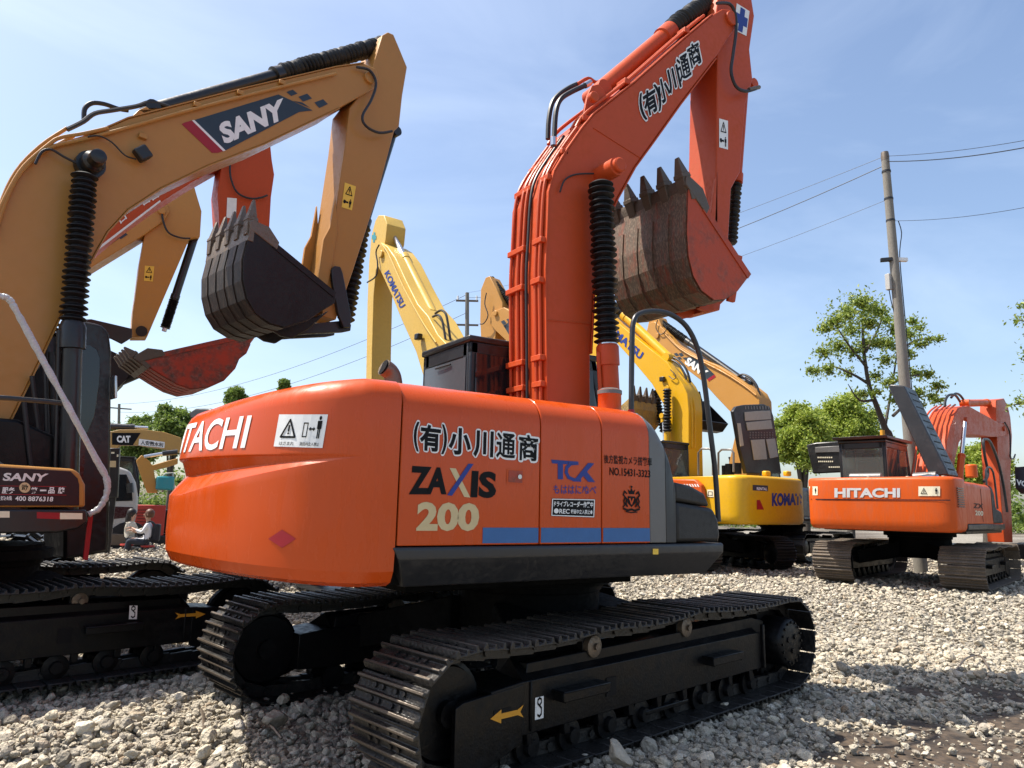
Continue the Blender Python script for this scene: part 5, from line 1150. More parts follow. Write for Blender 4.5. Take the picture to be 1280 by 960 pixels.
g0 = at_depth(1302, 600, 21); m = Mach("compact_excavator", g0.x, g0.y, .2, 100, 'orange arm of a machine just entering the frame at the right edge', 'excavator')
mb = MB(); mb.box((-.2, -.9, .8), (1.6, 1.2, .7)); mb.build('body', 'grey', m, bevel=.06)
mb = MB(); mb.prism([(-.1, 1.3), (.12, 1.3), (.16, 2.0), (.1, 2.5), (-.05, 2.5), (-.14, 1.9)], -.1, .16); mb.build('arm', 'orange', m, bevel=.03)
for y in (-1.6, -.55):
    t_ = MB(); t_.prism([(-1.0, 0.1), (-1.2, .3), (-1.0, .55), (1.0, .55), (1.2, .3), (1.0, .1)], y, y+.35); t_.build('track', 'rubber', m, bevel=.04)

# =================================================================== LEFT BACKGROUND
g0 = at_depth(120, 640, 24); m = Mach('excavator', g0.x, g0.y, .0, -10, 'weathered ochre excavator with a level boom bearing a black sign beyond the two people', group=G)
undercarriage(m, 0, detail=0, shoe='shoe_d'); far_house(m, mat='cat', side='R')
boom_rig(m, dict(
    boom=[(112, 600), (118, 560), (130, 541), (150, 537), (180, 537), (205, 540), (226, 547), (230, 556), (226, 566), (205, 561), (172, 556), (150, 556), (136, 570), (128, 600)],
    cyl=[((100, 531), (185, 535), 0, .10, .8, 'grey', 'chrome', None)]), 'cat')
B = ('y', -.276)
shape(m, [[(0, 0), (.72, 0), (1, 1), (0, 1)]], [(140, 541), (176, 541), (176, 557), (140, 556)], B, 't_black', 'black_sign'); text(m, 'CAT', [(146, 544.5), (163, 544.5), (163, 553.5), (146, 553)], ('y', -.281), 't_white', .05)
shape(m, [[(0, 0), (1, 0), (1, 1), (0, 1)]], [(174, 548.5), (206, 552.5), (205.5, 560), (173, 556.5)], B, 't_white', 'company_sign'); text(m, '人安徽水利', [(176, 550), (204, 553.5), (203.7, 559), (175.8, 555.8)], ('y', -.281), 't_black', .02)
g0 = at_depth(186, 640, 22); m = Mach('compact_excavator', g0.x, g0.y, -.05, -6, 'small ochre yellow excavator with a folded arm and silver ram above the red crate', 'excavator')
mb = MB(); mb.prism(m.P([(170, 576), (177, 569), (187, 577), (190, 582), (206, 577), (222, 573), (222, 580), (206, 585), (192, 588), (197, 616), (184, 616), (175, 592)], 0), -.16, .16); mb.build('boom', 'tan2', m, bevel=.02)
MB().tube([m.p3(180, 571, -.2), m.p3(203, 567, -.2)], .05, 8).build('ram', 'chrome', m); MB().tube([m.p3(203, 567, -.2), m.p3(222, 565, -.2)], .08, 8).build('ram_barrel', 'blk', m)
mb = MB(); mb.box((.05, .2, .9), (1.5, 1.3, .7)); mb.build('body', 'under', m, bevel=.05)
for y in (-.62, .55):
    t_ = MB(); t_.prism([(-.9, 0), (-1.1, .25), (-.9, .5), (.9, .5), (1.1, .25), (.9, 0)], y, y+.35); t_.build('track', 'rubber', m, bevel=.04)
p = m.p3(206, 604, 0); mb = MB(); mb.box((p.x, .0, p.z-.0), (.5, .6, .42)); mb.build('side_tank', 'teal', m, bevel=.05)
mb = MB(); mb.tube([m.p3(u, v, .3) for u, v in ((203, 615), (203, 596), (207, 592), (216, 591), (218, 615))], .03, 6); mb.build('guard_frame', 'white', m)
g0 = at_depth(189, 650, 21.5); m = Mach('metal_crate', g0.x, g0.y, -.05, -6, 'red louvred metal crate standing behind the two seated people', 'crate')
q = m.P([(170, 631), (208, 631), (208, 700), (170, 700)], 0); x0, x1, zt_ = q[0][0], q[1][0], q[0][1]
mb = MB(); mb.box(((x0+x1)/2, .4, zt_/2), (x1-x0, .8, zt_)); bo = mb.build('box_body', 'red', m, bevel=.02)
mb = MB()
for k in range(9): mb.box((x0+(x1-x0)*.27, -.006, zt_-.15-k*.085), ((x1-x0)*.40, .012, .02))
mb.build('louvre', 'maroon', bo); mb = MB(); mb.box(((x0+x1)/2+.05, -.008, zt_*.5), (.02, .016, zt_*.96)); mb.build('edge_bar', 'red', bo)
g0 = at_depth(150, 650, 19.5); m = Mach('truck', g0.x, g0.y, -.05, -8, 'dusty white lorry cab with a maroon stripe parked beside the two seated people', 'truck')
P = m.P([(112, 585), (150, 584), (161, 588), (168, 602), (171, 622), (170, 640), (167, 652), (158, 668), (112, 668)], 0); mb = MB(); mb.prism(P, 0, 1.3); bo = mb.build('cab', 'white', m, bevel=.05)
mb = MB(); mb.prism(m.P([(136, 593), (158, 593), (164, 606), (166, 626), (136, 627)], -.01), -.012, .02); mb.build('window', 'dglass', bo, bevel=.01)
mb = MB(); mb.prism(m.P([(112, 632), (166, 634), (166, 646), (140, 649), (112, 642)], -.01), -.010, .02); mb.build('stripe', 'maroon', bo)
mb = MB(); mb.prism(m.P([(112, 666), (172, 668), (172, 682), (112, 682)], -.05), -.06, 1.2); mb.build('chassis', 'steel', m, bevel=.02)
for u in (118, 158):
    p = m.p3(u, 690, -.05); w_ = MB(); w_.rev((p.x, -.05, .45), (p.x, .25, .45), [(0, .3), (.1, .5), (.9, .5), (1, .3)], 20); w_.build('wheel', 'rubber', m)
mb = MB(); mb.tube([m.p3(162, 604, -.15), m.p3(163, 616, -.15)], .09, 8); mb.build('mirror', 'blk', m)
g0 = at_depth(142, 640, 17.5); m = Mach('drill_mast', g0.x, g0.y, .0, -8, 'black upright mast with small pale markings in front of the white lorry cab', 'mast')
mb = MB(); mb.prism(m.P([(137, 560), (150, 560), (147, 622), (135, 622)], 0), 0, .3); bo = mb.build('mast_body', 'blk', m, bevel=.02)
q = m.P([(135, 622), (147, 622)], 0); mb = MB(); mb.box(((q[0][0]+q[1][0])/2, .15, q[0][1]/2), (.12, .2, q[0][1])); mb.build('post', 'blk', m)
patch(m, [(137, 576), (145, 576), (145, 584), (137, 584)], ('y', -.004), 't_gold', 'yellow_label')
patch(m, [(139, 565), (143, 565), (143, 567), (139, 567)], ('y', -.004), 't_cream', 'pale_mark'); patch(m, [(146, 568), (148, 568), (148, 571), (146, 571)], ('y', -.004), 't_cream', 'pale_mark')
# =================================================================== PEOPLE
def skin_chain(name, joints, edges, root=0, sub=2):
    me = bpy.data.meshes.new(name); me.from_pydata([j[0] for j in joints], edges, []); o = bpy.data.objects.new(name, me); COL.objects.link(o)
    sk = o.modifiers.new('skin', 'SKIN'); sk.use_smooth_shade = True
    for i, j in enumerate(joints):
        r = j[1]; me.skin_vertices[0].data[i].radius = (r, r) if not isinstance(r, tuple) else r
    me.skin_vertices[0].data[root].use_root = True
    s = o.modifiers.new('sub', 'SUBSURF'); s.levels = sub; s.render_levels = sub
    bpy.context.view_layer.update(); dg = bpy.context.evaluated_depsgraph_get()
    nm = bpy.data.meshes.new_from_object(o.evaluated_get(dg)); bpy.data.objects.remove(o)
    o = bpy.data.objects.new(name, nm); COL.objects.link(o)
    for p in nm.polygons: p.use_smooth = True
    return o
def seated(u, v, d, face, label, top, hair, long_hair, bag):
    g0 = at_depth(u, v, d); p = Mach('person', g0.x, g0.y, -.02, face, label, 'person', 'people sitting behind the tracks')
    H = .36      # seat height
    J = [((0, 0, H+.10), .13), ((0.01, 0, H+.28), .125), ((.03, 0, H+.46), .135), ((.04, 0, H+.56), .07), ((.05, 0, H+.63), .045), ((.07, 0, H+.74), (.085, .10)), ((.07, 0, H+.83), (.07, .08)),
         ((.04, .17, H+.52), .055), ((.14, .21, H+.33), .043), ((.34, .12, H+.40), .033), ((.41, .08, H+.44), .026),
         ((.04, -.17, H+.52), .055), ((.14, -.21, H+.31), .043), ((.36, -.12, H+.34), .033), ((.43, -.09, H+.37), .026),
         ((.10, .11, H+.08), .10), ((.45, .13, H+.12), .072), ((.48, .13, .10), .045), ((.60, .14, .05), .035),
         ((.10, -.11, H+.08), .10), ((.45, -.13, H+.12), .072), ((.48, -.13, .10), .045), ((.60, -.14, .05), .035)]
    E_ = [(0, 1), (1, 2), (2, 3), (3, 4), (4, 5), (5, 6), (2, 7), (7, 8), (8, 9), (9, 10), (2, 11), (11, 12), (12, 13), (13, 14), (0, 15), (15, 16), (16, 17), (17, 18), (0, 19), (19, 20), (20, 21), (21, 22)]
    o = skin_chain('body', J, E_); o.parent = p.root
    me = o.data
    for k in ('skin', top, 'cloth_n'): me.materials.append(MT[k])
    for f in me.polygons:
        c = f.center; f.material_index = 0
        if c.z < H+.17 and c.z > .10 and not (c.x > .25 and c.z > H+.28): f.material_index = 2
        elif c.z < H+.585 and c.z >= H+.17 and c.x < .30: f.material_index = 1
        elif c.z <= .10: f.material_index = 2
    for s_ in (1, -1):                           # hands with five fingers
        b = Vector((.42, s_*.08, H+.44 if s_ > 0 else H+.37))
        hj = [(b, .024), (b+Vector((.05, 0, .0)), .03)]; he = [(0, 1)]
        for k in range(4):
            y = (k-1.5)*.02; i = len(hj); L = (.030, .036, .034, .026)[k]
            hj += [(b+Vector((.085, y, .0)), .009), (b+Vector((.085+L, y, -.012)), .008), (b+Vector((.085+L*1.3, y, -.035)), .007)]; he += [(1, i), (i, i+1), (i+1, i+2)]
        i = len(hj); hj += [(b+Vector((.04, -s_*.035, .01)), .010), (b+Vector((.07, -s_*.05, -.005)), .008)]; he += [(0, i), (i, i+1)]
        h = skin_chain('hand', hj, he, 0, 1); h.parent = p.root; h.data.materials.append(MT['skin'])
    hm = MB(); hm.rev((.055, 0, H+.70), (.05, 0, H+.925), [(0, .085), (.25, .112), (.55, .115), (.8, .095), (.95, .05), (1, .01)], 16)
    if long_hair: hm.rev((-.02, .02, H+.40), (.02, 0, H+.78), [(0, .05), (.3, .085), (.7, .10), (1, .085)], 14)
    hr = hm.build('hair', hair, p)
    hr.location.x -= .022
    fm = MB()
    for s_ in (-1, 1): fm.box((.162, s_*.033, H+.795), (.012, .022, .010)); fm.box((.07, s_*.098, H+.78), (.03, .02, .055))
    fm.box((.166, 0, H+.728), (.01, .045, .010)); fm.loft([(.155, -.012, H+.755), (.155, .012, H+.755), (.185, 0, H+.76)], [(.155, -.006, H+.80), (.155, .006, H+.80), (.162, 0, H+.80)]); fm.build('face_features', 'maroon' if long_hair else 'skin', p)
    if bag:
        b = MB(); b.box((-.17, 0, H+.32), (.17, .30, .44)); b.build('backpack', 'cloth_k', p, bevel=.05, seg=4)
        for s_ in (-1, 1): MB().tube([(-.13, s_*.10, H+.5), (.0, s_*.13, H+.60), (.13, s_*.12, H+.48), (.13, s_*.12, H+.3), (-.1, s_*.14, H+.15)], .018, 6, 4).build('strap', 'cloth_k', p)
    c = Mach('stool', g0.x, g0.y, -.02, face, ('low stool under the woman in the cream top' if long_hair else 'low stool under the person with the black backpack'), 'stool')
    s_ = MB(); s_.rev((0, 0, H-.05), (0, 0, H), [(0, .15), (.4, .17), (1, .165)], 16); s_.build('seat', 'red', c)
    for k in range(4):
        a = math.pi/4+k*math.pi/2; MB().cyl((.14*math.cos(a), .14*math.sin(a), 0), (.10*math.cos(a), .10*math.sin(a), H-.05), .016).build('leg', 'steel', c)
seated(160, 670, 19.0, -30, 'person with long dark hair in a cream top sitting behind the black tracks', 'cloth_c', 'hair', True, False)
seated(186, 672, 18.6, 165, 'person with short brown hair in a white shirt carrying a black backpack', 'cloth_w', 'hairb', False, True)

# =================================================================== POLES AND WIRES
def pole(u_top, v_top, u_bot, d, r0, r1, label, n=1):
    b = at_depth(u_bot, 640, d); t = at_depth(u_top, v_top, d); g = float(terrain(b.x, b.y))-.2
    # stand it upright over its foot, with the slight lean it has
    dirv = at_depth(u_top, v_top, d); dd = Vector((b.x-CAM.x, b.y-CAM.y, 0)).length; rr = ray(u_top, v_top); k = dd/math.hypot(rr.x, rr.y); t = CAM+rr*k
    root = bpy.data.objects.new('utility_pole', None); COL.objects.link(root); root.location = (b.x, b.y, g); tag(root, label, 'pole', 'utility poles carrying the overhead wires')
    T = t-Vector((b.x, b.y, g)); MB().rev((0, 0, 0), T, [(0, r0), (1, r1)], 24).build('shaft', 'conc', root); return root, Vector((b.x, b.y, g)), T
pr, pb, pt_ = pole(1106, 193, 1146, 17.5, .155, .095, 'tall concrete utility pole with small cameras behind the right orange excavator')
def onp(k): return pt_*k
MB().rev(onp(.985)-Vector((0, 0, .02)), onp(1.005), [(0, .098), (.5, .103), (1, .09)], 20).build('cap', 'steel', pr)
for v, k in ((0, .955), (1, .885), (2, .83)): MB().rev(onp(k)-Vector((0, 0, .025)), onp(k)+Vector((0, 0, .025)), [(0, .112), (1, .112)], 16).build('clamp_band', 'hose', pr)
sd_ = RT.normalized()
for s_ in (-1, 1):
    c = onp(.722)+sd_*s_*.20+Vector((0, 0, .12)); mb = MB(); mb.box(c, (.28, .10, .10), Matrix.Rotation(YAW-R(90) if s_ > 0 else YAW+R(70), 3, 'Z')); mb.build('security_camera', 't_white' if s_ > 0 else 'blk', pr, bevel=.015)
    MB().tube([onp(.722), c], .02, 6).build('camera_bracket', 'steel', pr)
c = onp(.66)-sd_*.19+Vector((0, 0, .2)); mb = MB(); mb.box(c, (.12, .12, .42)); mb.build('junction_box', 'white', pr, bevel=.01)
MB().tube([c-Vector((0, 0, .2)), c+Vector((0, 0, -.5))+sd_*.03, onp(.6)-sd_*.1], .012, 6, 3).build('cable', 'hose', pr)
MB().tube([onp(.83)+sd_*.2, onp(.80)+sd_*.26, onp(.76)+sd_*.18, onp(.70)+sd_*.15, onp(.4)+sd_*.17], .012, 6, 3).build('cable', 'hose', pr)
pr2, pb2, pt2 = pole(584, 366, 584, 40, .17, .11, 'distant concrete utility pole with short crossarms standing above the black cab')
for k in (.965, .86): mb = MB(); mb.box(pt2*k, (1.3, .1, .1), Matrix.Rotation(YAW-R(90), 3, 'Z')); mb.build('crossarm', 'steel', pr2)
for s_ in (-.55, .55): MB().cyl(pt2*.965+sd_*s_, pt2*.965+sd_*s_+Vector((0, 0, .3)), .05).build('insulator', 't_white', pr2)
pr3, pb3, pt3 = pole(149, 505, 147, 70, .17, .12, 'faraway utility pole rising over the trees at the left beside the black cab')
mb = MB(); mb.box(pt3*.96, (2.2, .12, .12), Matrix.Rotation(YAW-R(60), 3, 'Z')); mb.build('crossarm', 'steel', pr3)
def wire(a, b, sag, label, r=.012, seg=24):
    r *= .65; P = [a+(b-a)*(k/seg)-Vector((0, 0, 4*sag*(k/seg)*(1-k/seg))) for k in range(seg+1)]; c = (a+b)/2
    o = MB().tube(P, r, 5).build('overhead_wire', 'hose'); tag(o, label, 'wire', 'overhead wires between the poles')
A = pb+pt_; A2 = pb2+pt2; A3 = pb3+pt3
wire(A-Vector((0, 0, .05)), A2, .5, 'upper thin overhead wire from the near pole towards the far one', .010)
wire(A-Vector((0, 0, .30)), A2-Vector((0, 0, .3)), .9, 'thick middle overhead wire left of the near pole', .018)
wire(pb+onp(.885), pb2+pt2*.86, .7, 'lowest overhead wire left of the near pole, clamped below its top', .009)
wire(A-Vector((0, 0, .05)), at_depth(1420, 146, 13), .15, 'upper overhead wire running right from the near pole top', .010)
wire(A-Vector((0, 0, .2)), at_depth(1420, 152, 13), .2, 'thicker overhead wire just under the upper one right of the near pole', .018)
wire(pb+onp(.83), at_depth(1420, 226, 13), .2, 'lower overhead wire running right from the clamp on the near pole', .009)
wire(A2-Vector((0, 0, .1)), A3, 1.5, 'upper overhead wire from the far pole towards the left trees', .022)
wire(A2-Vector((0, 0, 1.2)), A3-Vector((0, 0, .8)), 1.7, 'lower overhead wire from the far pole towards the left trees', .022)

# =================================================================== TREES
def leaf_mat(name, c0, c1):
    m = bpy.data.materials.new(name); n, l = nt(m); b = n['Principled BSDF']; ge = n.new('ShaderNodeNewGeometry'); cr = n.new('ShaderNodeValToRGB')
    cr.color_ramp.elements[0].color = (*c0, 1); cr.color_ramp.elements[1].color = (*c1, 1); l.new(ge.outputs['Random Per Island'], cr.inputs[0]); l.new(cr.outputs[0], b.inputs['Base Color']); b.inputs['Roughness'].default_value = .5
    t = n.new('ShaderNodeBsdfTranslucent'); l.new(cr.outputs[0], t.inputs[0]); mx = n.new('ShaderNodeMixShader'); mx.inputs[0].default_value = .42
    l.new(b.outputs[0], mx.inputs[1]); l.new(t.outputs[0], mx.inputs[2]); l.new(mx.outputs[0], n['Material Output'].inputs[0]); return m
LEAF = leaf_mat('leaves_mid', (.08, .145, .015), (.32, .38, .065)); LEAF2 = leaf_mat('leaves_light', (.14, .22, .02), (.42, .48, .08)); LEAF3 = leaf_mat('leaves_dark', (.07, .13, .02), (.22, .29, .055))
def leaves(centers, rad, n, size, name, mat, parent, org):
    """centers: list of (point, radius); leaf-sized bent quads scattered through each clump's volume"""
    pts = []; 
    for (c, r) in centers:
        k = max(4, int(n*(r/rad)**2)); d = rng.normal(size=(k, 3)); d /= np.linalg.norm(d, axis=1)[:, None]; rr = r*np.clip(np.abs(rng.normal(0, .68, (k, 1))), .05, 1.75)
        pts.append(np.array(c)+d*rr*np.array([1, 1, .8]))
    P = np.concatenate(pts)-np.array(org); N = len(P)
    a = rng.normal(size=(N, 3)); a /= np.linalg.norm(a, axis=1)[:, None]; b = rng.normal(size=(N, 3)); b -= a*(a*b).sum(1)[:, None]; b /= np.linalg.norm(b, axis=1)[:, None]
    s = size*rng.uniform(.6, 1.3, (N, 1)); w = s*.5
    n_ = np.cross(a, b)
    V = np.stack([P-a*s*.5, P+b*w*.5+n_*s*.08, P+a*s*.5, P-b*w*.5+n_*s*.08], 1).reshape(-1, 3)
    me = bpy.data.meshes.new(name); me.from_pydata(V.tolist(), [], np.arange(N*4).reshape(-1, 4).tolist()); me.materials.append(mat)
    o = bpy.data.objects.new(name, me); COL.objects.link(o); o.parent = parent; return o
def tree(label, base, trunk, branches, clumps, n, size, mat, r0=.14, rad=.6, kind='broadleaf_tree'):
    """trunk: world points; branches: lists of world points; clumps: (world point, radius)"""
    root = bpy.data.objects.new(kind, None); COL.objects.link(root); root.location = base; tag(root, label, 'tree', 'trees standing behind the machines')
    L = lambda p: Vector(p)-Vector(base)
    t = [L(p) for p in trunk]; rs = [r0*(1-.75*i/(len(t)-1)) for i in range(len(t))]; tp = catmull(t, 4); rs2 = list(np.interp(np.linspace(0, 1, len(tp)), np.linspace(0, 1, len(rs)), rs))
    mb = MB(); mb.tube(tp, [float(x) for x in rs2], 10)
    for b in branches:
        b = catmull([L(p) for p in b], 4); mb.tube(b, [r0*.42*(1-.8*i/(len(b)-1)) for i in range(len(b))], 6)
    mb.build('trunk', 'bark', root)
    leaves([(Vector(c), r) for c, r in clumps], rad, n, size, 'crown', mat, root, base)
D = 23.0
def tp(u, v, dd=0): return at_depth(u, v, D+dd)
def gnd(p, z=.1): return Vector((p.x, p.y, z))
tr0 = gnd(at_depth(1118, 655, D))
cl = []
ct = [(1075, 378, .48), (1060, 392, .5), (1090, 385, .42), (1044, 402, .42), (1030, 410, .3), (1065, 412, .4), (1086, 404, .42), (1100, 390, .3), (1108, 400, .35), (1048, 432, .42), (1030, 440, .34), (1068, 440, .4), (1018, 464, .28), (1012, 462, .18), (1036, 462, .3), (1060, 466, .28), (1082, 430, .36), (1098, 428, .35), (1112, 430, .35), (1120, 412, .35), (1142, 402, .28), (1136, 418, .32), (1150, 430, .26), (1162, 424, .2), (1174, 424, .2), (1150, 410, .24), (1136, 442, .25), (1108, 450, .34), (1094, 470, .3), (1112, 478, .3), (1078, 492, .26), (1096, 490, .22), (1130, 470, .3), (1146, 466, .3), (1160, 468, .28), (1172, 482, .28), (1164, 496, .26), (1148, 490, .26), (1132, 496, .24), (1118, 500, .24), (1172, 500, .2), (1150, 506, .22)]
for u, v, r in ct: cl.append((tp(u, v, rng.uniform(-1.3, 1.3)), r*.95))
q = lambda *a: [tp(u, v, dz) for u, v, dz in a]
tree('slender tree with airy sunlit crown standing behind the tall concrete pole', tr0, [tr0, tp(1114, 560), tp(1106, 535), tp(1096, 508), tp(1086, 480), tp(1080, 440), tp(1078, 400)],
     [q((1086, 480, 0), (1066, 468, .2), (1040, 458, .4), (1018, 462, .5)), q((1092, 500, 0), (1074, 500, -.3), (1060, 480, -.5)), q((1084, 460, 0), (1060, 430, -.4), (1044, 405, -.6)), q((1106, 535, 0), (1112, 500, .4), (1120, 450, .6), (1124, 410, .6)), q((1114, 480, .5), (1136, 470, .6), (1160, 470, .8)), q((1116, 520, .4), (1140, 500, .6), (1166, 494, .6)), q((1082, 440, 0), (1096, 415, .3), (1104, 395, .4)), q((1122, 440, .6), (1146, 425, .8), (1170, 424, .9))], cl, 800, .12, LEAF, .13, .5)
def bushy(label, u0, u1, vt, d, mat, size=.15, n=150, seed=1, trunkw=.2, vb=600, kind='broadleaf_tree'):
    r = random.Random(seed); b = gnd(at_depth((u0+u1)/2, 650, d), .05); w = (u1-u0)/FPX*d/2; top = at_depth((u0+u1)/2, vt, d).z; bot = at_depth((u0+u1)/2, vb, d).z
    hh = (top-bot)/2; c = Vector((b.x, b.y, (top+bot)/2)); cl = []
    for k in range(int(80+w*22)):
        a = r.uniform(0, 6.283); e = math.asin(r.uniform(-.7, 1)); q_ = r.uniform(.30, .98)*(1+.14*math.sin(3*a+seed)); cl.append((c+Vector((math.cos(a)*math.cos(e)*w*q_, math.sin(a)*math.cos(e)*w*q_, math.sin(e)*hh*q_)), w*r.uniform(.12, .24)+.12))
    br = [[Vector((b.x, b.y, bot*.6)), c+Vector((math.cos(a)*w*.3, math.sin(a)*w*.3, -hh*.2)), c+Vector((math.cos(a)*w*.7, math.sin(a)*w*.7, hh*.3))] for a in (0.3, 1.7, 3.1, 4.4, 5.5)]
    n = int(n*.9); tree(label, b, [b, Vector((b.x+.1, b.y, bot*.5)), Vector((b.x, b.y+.1, (top+bot)/2)), Vector((b.x, b.y, top-hh*.4))], br, cl, n, size, mat, trunkw, w*.25, kind)
bushy('round light green tree behind the black raised hood', 972, 1040, 500, 30, LEAF2, seed=2, n=660)
bushy('taller light green tree touching the slender tree at its left foot', 1020, 1104, 488, 33, LEAF2, seed=3, n=760)
bushy('light green tree seen under the boom of the right orange excavator', 1200, 1262, 552, 34, LEAF2, seed=4, n=600, vb=625)
bushy('green tree low behind the red cab of the right excavator', 1120, 1190, 560, 36, LEAF3, seed=9, n=520, vb=625)
bushy('dark round tree above the level ochre boom at the left', 181, 232, 503, 44, LEAF3, size=.22, seed=5, n=660, vb=580)
bushy('low tree left of the dark round one beside the far pole', 140, 188, 517, 48, LEAF3, size=.22, seed=6, n=600, vb=585)
bushy('low wide tree farther left behind the black cab of the left tan excavator', 96, 150, 530, 52, LEAF3, size=.24, seed=10, n=520, vb=590)
bushy('tree whose top just shows above the left shoulder of the counterweight', 268, 300, 478, 40, LEAF3, size=.2, seed=7, n=660, vb=590)
bushy('tree tip peeping over the orange counterweight near its middle', 337, 353, 465, 42, LEAF3, size=.2, seed=8, n=600, vb=590)
# tree reaching in from the right
D = 21.0; b0 = gnd(at_depth(1345, 655, D)); cl = [(tp(u, v, rng.uniform(-.5, .5)), r) for u, v, r in ((1276, 382, .20), (1270, 402, .26), (1282, 396, .34), (1290, 378, .34), (1279, 446, .20), (1286, 440, .28), (1274, 503, .22), (1284, 500, .32), (1262, 507, .16), (1292, 512, .36), (1300, 420, .5), (1310, 470, .6), (1320, 400, .6), (1330, 440, .7), (1340, 500, .7), (1350, 380, .6))]
tree('tree at the right edge with a few leafy branch ends reaching into the sky', b0, [b0, tp(1338, 560), tp(1334, 480), tp(1330, 400)], [q((1334, 480, 0), (1304, 500, 0), (1266, 506, 0)), q((1332, 440, 0), (1305, 410, 0), (1274, 400, 0)), q((1334, 470, 0), (1305, 452, 0), (1280, 446, 0))], cl, 170, .12, LEAF, .16, .5)

# far-off belt of trees and bushes that reads as one mass
cl = []; r_ = random.Random(31)
for k in range(230):
    u = -60+k*6.1; d = r_.uniform(62, 84); p = at_depth(u, 630, d); hmax = 7.0 if u < 420 else 4.6
    cl.append((Vector((p.x, p.y, r_.uniform(.6, hmax*(.55+.45*math.sin(k*.37)**2)))), r_.uniform(.9, 1.7)))
for k in range(230):
    u = -60+k*6.1; d = r_.uniform(62, 84); p = at_depth(u, 630, d); cl.append((Vector((p.x, p.y, 1.0)), 1.5))
tb_ = leaves(cl, 1.2, 110, .42, 'treeline', LEAF3, None, (0, 0, 0)); tb_['kind'] = 'stuff'; tb_['label'] = 'distant belt of green trees along the far edge of the yard'; tb_['category'] = 'trees'

# =================================================================== GROUND
def axis(c, near, step, far, k=1.16):
    a = list(np.arange(0, near, step)); s = step
    while a[-1] < far: s *= k; a.append(a[-1]+s)
    a = np.array(a); return np.concatenate([-a[:0:-1], a])+c
gx = axis(1.5, 13, .11, 900); gy = axis(.5, 13, .11, 900)
X, Y = np.meshgrid(gx, gy); Z = terrain(X, Y)-.02
V = np.stack([X, Y, Z], -1).reshape(-1, 3); nx_, ny_ = len(gx), len(gy)
I = (np.arange(ny_-1)[:, None]*nx_+np.arange(nx_-1)[None]).reshape(-1)
Fc = np.stack([I, I+1, I+1+nx_, I+nx_], 1)
me = bpy.data.meshes.new('ground'); me.from_pydata(V.tolist(), [], Fc.tolist()); me.polygons.foreach_set('use_smooth', [True]*len(me.polygons))
gm_ = bpy.data.materials.new('gravel_ground'); n, l = nt(gm_); b = n['Principled BSDF']; b.inputs['Roughness'].default_value = .95
tc = n.new('ShaderNodeTexCoord'); vo = n.new('ShaderNodeTexVoronoi'); vo.inputs['Scale'].default_value = 16; l.new(tc.outputs['Object'], vo.inputs['Vector'])
cr = n.new('ShaderNodeValToRGB'); cr.color_ramp.elements[0].color = (.15, .135, .11, 1); cr.color_ramp.elements[1].color = (.42, .39, .33, 1); l.new(vo.outputs['Color'], cr.inputs[0])
no = n.new('ShaderNodeTexNoise'); no.inputs['Scale'].default_value = .35; no.inputs['Detail'].default_value = 7; l.new(tc.outputs['Object'], no.inputs['Vector'])
# brown earth where the gravel has worn away, colour darkened to imitate shade
sx = n.new('ShaderNodeSeparateXYZ'); l.new(tc.outputs['Object'], sx.inputs[0])
at = n.new('ShaderNodeAttribute'); at.attribute_name = 'earth'
er = n.new('ShaderNodeTexNoise'); er.inputs['Scale'].default_value = 9; er.inputs['Detail'].default_value = 8; l.new(tc.outputs['Object'], er.inputs['Vector'])
ec = n.new('ShaderNodeValToRGB'); ec.color_ramp.elements[0].color = (.018, .013, .009, 1); ec.color_ramp.elements[1].color = (.095, .066, .043, 1); ec.color_ramp.elements[0].position = .3; ec.color_ramp.elements[1].position = .7; l.new(er.outputs[0], ec.inputs[0])
mx = n.new('ShaderNodeMix'); mx.data_type = 'RGBA'; l.new(at.outputs['Fac'], mx.inputs[0]); l.new(cr.outputs[0], mx.inputs[6]); l.new(ec.outputs[0], mx.inputs[7]); l.new(mx.outputs[2], b.inputs['Base Color'])
bp = n.new('ShaderNodeBump'); bp.inputs['Distance'].default_value = .03; bp.inputs['Strength'].default_value = .9
vi = n.new('ShaderNodeMath'); vi.operation = 'SUBTRACT'; vi.inputs[0].default_value = 1; l.new(vo.outputs['Distance'], vi.inputs[1]); va = n.new('ShaderNodeMath'); va.operation = 'ADD'; l.new(vi.outputs[0], va.inputs[0]); l.new(er.outputs[0], va.inputs[1]); l.new(va.outputs[0], bp.inputs['Height']); l.new(bp.outputs[0], b.inputs['Normal'])
me.materials.append(gm_); go = bpy.data.objects.new('ground', me); COL.objects.link(go); go['kind'] = 'structure'
ecs = [at_z(u, v, 0) for u, v in ((1090, 925), (1150, 905), (1220, 930), (1270, 900), (1180, 955), (1060, 950), (1255, 960), (1130, 970), (1300, 940))]+[at_z(1250, 868, 0), at_z(1150, 862, 0)]
erad = [.34, .30, .42, .35, .40, .25, .4, .4, .5, .35, .22]
def earth(x, y):
    e = np.zeros_like(np.asarray(x, float))
    for c, r in zip(ecs, erad): e = np.maximum(e, 1-sstep(.55, 1.25, np.hypot(x-c.x, y-c.y)/r))
    far = np.clip(np.sin(.9*x+2)*np.sin(.7*y+.4*x)+np.sin(.31*x-.5*y), 0, 1)*.5*sstep(9, 16, np.hypot(x, y))
    w = .5+.5*np.sin(x*7.3+1.3*np.sin(y*5.1))*np.sin(y*6.7+np.sin(x*4.3))
    under = sstep(.35, .75, w)*.35
    return np.clip(np.maximum(e, far)+under*.3, 0, 1)
ev = earth(X, Y).reshape(-1); at_ = me.attributes.new('earth', 'FLOAT', 'POINT'); at_.data.foreach_set('value', np.clip(ev*1.0+.30, 0, 1).astype(np.float32))
